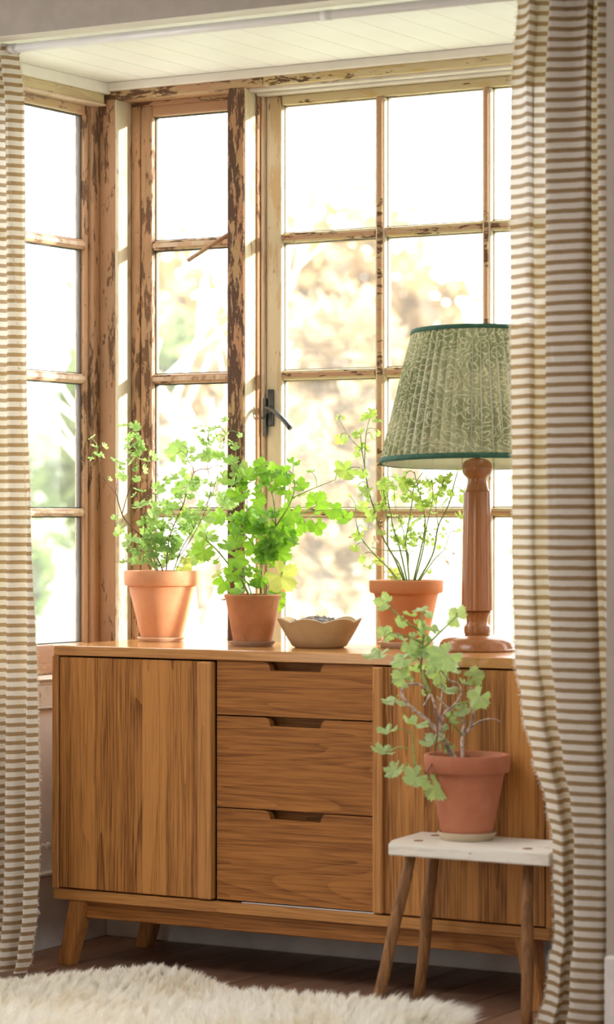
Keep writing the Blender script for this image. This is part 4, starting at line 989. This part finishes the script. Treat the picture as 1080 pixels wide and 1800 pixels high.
n = len(px); z0 = hgt(px, py, pd)
ox, oy = (qx - px), (qy - py); ol = np.hypot(ox, oy) + 1e-6; out = np.clip(1 - pd / 0.07, 0, 1)
# locks lean together: a slow direction field with clumping towards lock centres
cl = 0.016; cxg = (np.floor(px / cl) + 0.5) * cl; cyg = (np.floor(py / cl) + 0.5) * cl
hsh = np.sin(cxg * 917.3 + cyg * 1231.7) * 43758.5; hsh -= np.floor(hsh); hs2 = np.sin(cxg * 511.1 - cyg * 877.9) * 24634.6; hs2 -= np.floor(hs2)
cxg += (hsh - 0.5) * cl * 0.8; cyg += (hs2 - 0.5) * cl * 0.8
fx = 0.55 * np.sin(7 * px + 3 * py) + (hsh - 0.5) * 1.1 + 1.0 * out * ox / ol; fy = -0.25 + 0.45 * np.cos(6 * py - 4 * px) + (hs2 - 0.5) * 1.1 + 1.0 * out * oy / ol
L = rg.uniform(0.030, 0.054, n) * (0.8 + 0.4 * hsh)
tipx = px + L * 0.55 * fx + 0.55 * (cxg - px); tipy = py + L * 0.55 * fy + 0.55 * (cyg - py); tipz = z0 + L * (0.80 - 0.30 * out) + rg.uniform(-0.003, 0.003, n); tipz = np.maximum(tipz, 0.004)
mx = px + 0.35 * (tipx - px) + rg.normal(0, 0.0012, n); my = py + 0.35 * (tipy - py) + rg.normal(0, 0.0012, n); mz = z0 + 0.62 * (tipz - z0)
ang = rg.uniform(-0.9, 0.9, n) + YAW; wx = 0.00085 * np.cos(ang); wy = 0.00085 * np.sin(ang)
VV = np.empty((n, 5, 3), np.float32)
VV[:, 0] = np.stack([px - wx, py - wy, z0 - 0.002], 1); VV[:, 1] = np.stack([px + wx, py + wy, z0 - 0.002], 1)
VV[:, 2] = np.stack([mx - wx, my - wy, mz], 1); VV[:, 3] = np.stack([mx + wx, my + wy, mz], 1); VV[:, 4] = np.stack([tipx, tipy, tipz], 1)
b = (np.arange(n) * 5)[:, None]
tri = np.concatenate([b + np.array([[0, 1, 3]]), b + np.array([[0, 3, 2]]), b + np.array([[2, 3, 4]])], 1).reshape(-1)
me = bpy.data.meshes.new('fleece'); me.vertices.add(n * 5); me.vertices.foreach_set('co', VV.ravel()); me.loops.add(len(tri)); me.loops.foreach_set('vertex_index', tri.astype(np.int32))
nt = len(tri) // 3; me.polygons.add(nt); me.polygons.foreach_set('loop_start', np.arange(nt, dtype=np.int32) * 3); me.polygons.foreach_set('loop_total', np.full(nt, 3, dtype=np.int32)); me.update(calc_edges=True); me.validate()
fl = link('fleece', me, M['fur'], rug); fl['kind'] = 'stuff'; fl['label'] = 'long wavy cream wool'

# ------------------------------------------------------------------ garden outside
def m_garden(name, a, b, sc):
    t = NT(name); v = t.coord(); n = t.noise(v, sc, 3); c = t.mix(t.step(n, 0.35, 0.65), a, b)
    d = t.n('ShaderNodeBsdfDiffuse'); t.set(d, 'Color', c); tr = t.n('ShaderNodeBsdfTranslucent'); t.set(tr, 'Color', c)
    mx = t.n('ShaderNodeMixShader'); mx.inputs[0].default_value = 0.35
    t.t.links.new(d.outputs[0], mx.inputs[1]); t.t.links.new(tr.outputs[0], mx.inputs[2]); return t.done(mx.outputs[0])
GM = [m_garden('autumn_cream_leaves', (0.29, 0.195, 0.095), (0.37, 0.285, 0.18), 1.5), m_garden('pale_green_leaves', (0.12, 0.18, 0.06), (0.20, 0.25, 0.10), 1.5), m_garden('amber_leaves', (0.31, 0.19, 0.075), (0.36, 0.25, 0.125), 1.5)]
M['lawn'] = plain('lawn_grass', (0.20, 0.235, 0.15), 0.95, 0.1, 0.25, 0.8)
M['birch'] = plain('white_bark', (0.80, 0.77, 0.72), 0.8, 0.2, 0.1, 20)
bm = bmesh.new(); nx, ny = 40, 30; gv = []
for j in range(ny + 1):
    y = 0.62 + 59 * (j / ny) ** 1.6
    for i in range(nx + 1):
        x = -45 + 70 * i / nx; d = math.hypot(x, y)
        gv.append(bm.verts.new((x, y, -0.35 + 0.062 * max(0, d - 4) + 0.15 * math.sin(x * .5) * math.sin(y * .4))))
for j in range(ny):
    for i in range(nx): bm.faces.new((gv[j * (nx + 1) + i], gv[j * (nx + 1) + i + 1], gv[(j + 1) * (nx + 1) + i + 1], gv[(j + 1) * (nx + 1) + i]))
struct(from_bm('ground', bm, M['lawn'], None, True))
def gz(x, y): return -0.35 + 0.062 * max(0, math.hypot(x, y) - 4) + 0.15 * math.sin(x * .5) * math.sin(y * .4)
def garden_bush(nm, label, cat, x, y, rx, h, mat, n, seed, lr=0.07, trunk=0.0, group=None, bark=None):
    rn = np.random.default_rng(seed); root = empty(nm, (x, y, gz(x, y))); tag(root, label, cat, group)
    blobs = [(rn.uniform(-.6, .6) * rx, rn.uniform(-.6, .6) * rx, trunk + (h - trunk) * rn.uniform(.25, .8), rn.uniform(.3, .5) * rx) for _ in range(9)]
    bi = rn.integers(0, 9, n); B = np.array(blobs)[bi]
    d = rn.normal(size=(n, 3)); d /= np.linalg.norm(d, axis=1)[:, None]; rr = B[:, 3:4] * rn.uniform(.35, 1.05, (n, 1)) 
    c = B[:, :3] + d * rr; c[:, 2] = np.clip(c[:, 2], 0.05, None)
    a = rn.normal(size=(n, 3)); a /= np.linalg.norm(a, axis=1)[:, None]; b2 = np.cross(a, rn.normal(size=(n, 3))); b2 /= np.linalg.norm(b2, axis=1)[:, None]
    s = rn.uniform(.6, 1.2, (n, 1)) * lr
    V = np.stack([c - a * s, c + b2 * s * .55, c + a * s, c - b2 * s * .55], 1).reshape(-1, 3)
    me = bpy.data.meshes.new('foliage'); me.from_pydata(V.tolist(), [], [(4 * i, 4 * i + 1, 4 * i + 2, 4 * i + 3) for i in range(n)])
    f = link('foliage', me, mat, root); f['kind'] = 'stuff'
    r2 = random.Random(seed); bm = bmesh.new()
    for (bx, by, bz, br) in blobs[:6]:
        pts = catmull([(0, 0, -0.05), (bx * .15, by * .15, bz * .35), (bx * .6, by * .6, bz * .75), (bx * 1.1, by * 1.1, bz + br * .6)], 4)
        tube_bm(bm, pts, [0.05 * (1 - .8 * i / (len(pts) - 1)) * max(.5, h / 3) for i in range(len(pts))], 6)
    from_bm('branches', bm, bark or M['stem_gnarl'], root, True)
gr = 'garden shrubs beyond the window'
G_ = [(-4.3, 8.0, 1.2, 2.6, 0, 'large_shrub', 'cream leaved autumn shrub beyond the wide window panes'), (-2.9, 11.0, 1.4, 3.0, 2, 'small_tree', 'amber leaved tree beyond the lamp'),
      (-6.9, 10.9, 1.2, 2.4, 1, 'green_shrub', 'pale green shrub beyond the narrow casement'), (-8.3, 8.0, 1.3, 2.8, 0, 'hedge_bush', 'cream hedge bush beyond the side window'),
      (-5.2, 5.9, 0.75, 1.35, 1, 'low_shrub', 'low pale green shrub growing close outside the bay'), (-8.6, 15.5, 2.0, 3.6, 2, 'far_tree', 'amber tree on the far side of the lawn'),
      (-3.2, 16.5, 2.2, 3.8, 1, 'far_tree', 'green tree on the far side of the lawn'), (1.2, 11.5, 1.8, 3.3, 0, 'garden_shrub', 'cream shrub on the lawn to the right of the bay'), (-13, 11.0, 2.0, 3.4, 1, 'garden_shrub', 'green shrub at the left end of the lawn')]
for q, (x, y, rx, h, mi, nm, lb) in enumerate(G_):
    garden_bush(nm, lb, 'tree' if 'tree' in nm else 'shrub', x, y, rx, h, GM[mi], 2600, 40 + q, 0.09 if y < 9 else 0.12, 0.1)
# pale bare branched sapling close to the glass
bt = empty('birch_sapling', (-3.3, 5.6, gz(-3.3, 5.6))); tag(bt, 'white barked bare sapling with forked branches outside the window', 'tree')
rn = random.Random(77); bm = bmesh.new()
def branch(p, d, L, r, lev):
    pts = [p]; q = p.copy(); dd = d.copy()
    for i in range(5):
        dd = (dd + Vector((rn.gauss(0, .12), rn.gauss(0, .12), 0.05))).normalized(); q = q + dd * L / 5; pts.append(q.copy())
    tube_bm(bm, pts, [r * (1 - .5 * i / 5) for i in range(6)], 6)
    if lev < 3:
        for k in range(3):
            j = rn.randint(2, 5); nd = (dd + Vector((rn.gauss(0, .6), rn.gauss(0, .6), rn.uniform(-.1, .5)))).normalized(); branch(pts[j], nd, L * .62, r * .5, lev + 1)
for k in range(3): branch(Vector((0.12 * k - .1, 0, 0)), Vector((rn.uniform(-.35, .35), rn.uniform(-.3, .3), 1)).normalized(), 1.5, 0.045, 0)
from_bm('branches', bm, M['birch'], bt, True)

# small painted peg on the side wall below the window
pg = lathe('wall_peg', [(0, 0), (0.006, 0), (0.004, 0.006), (0.004, 0.012), (0.009, 0.017), (0.009, 0.022), (0.005, 0.026), (0, 0.027)], M['trimpaint'], None, 20, (-0.1555, 0.175, 0.252))
pg.rotation_euler = (0, math.pi / 2, 0); tag(pg, 'small white peg on the side wall beside the sideboard', 'peg')
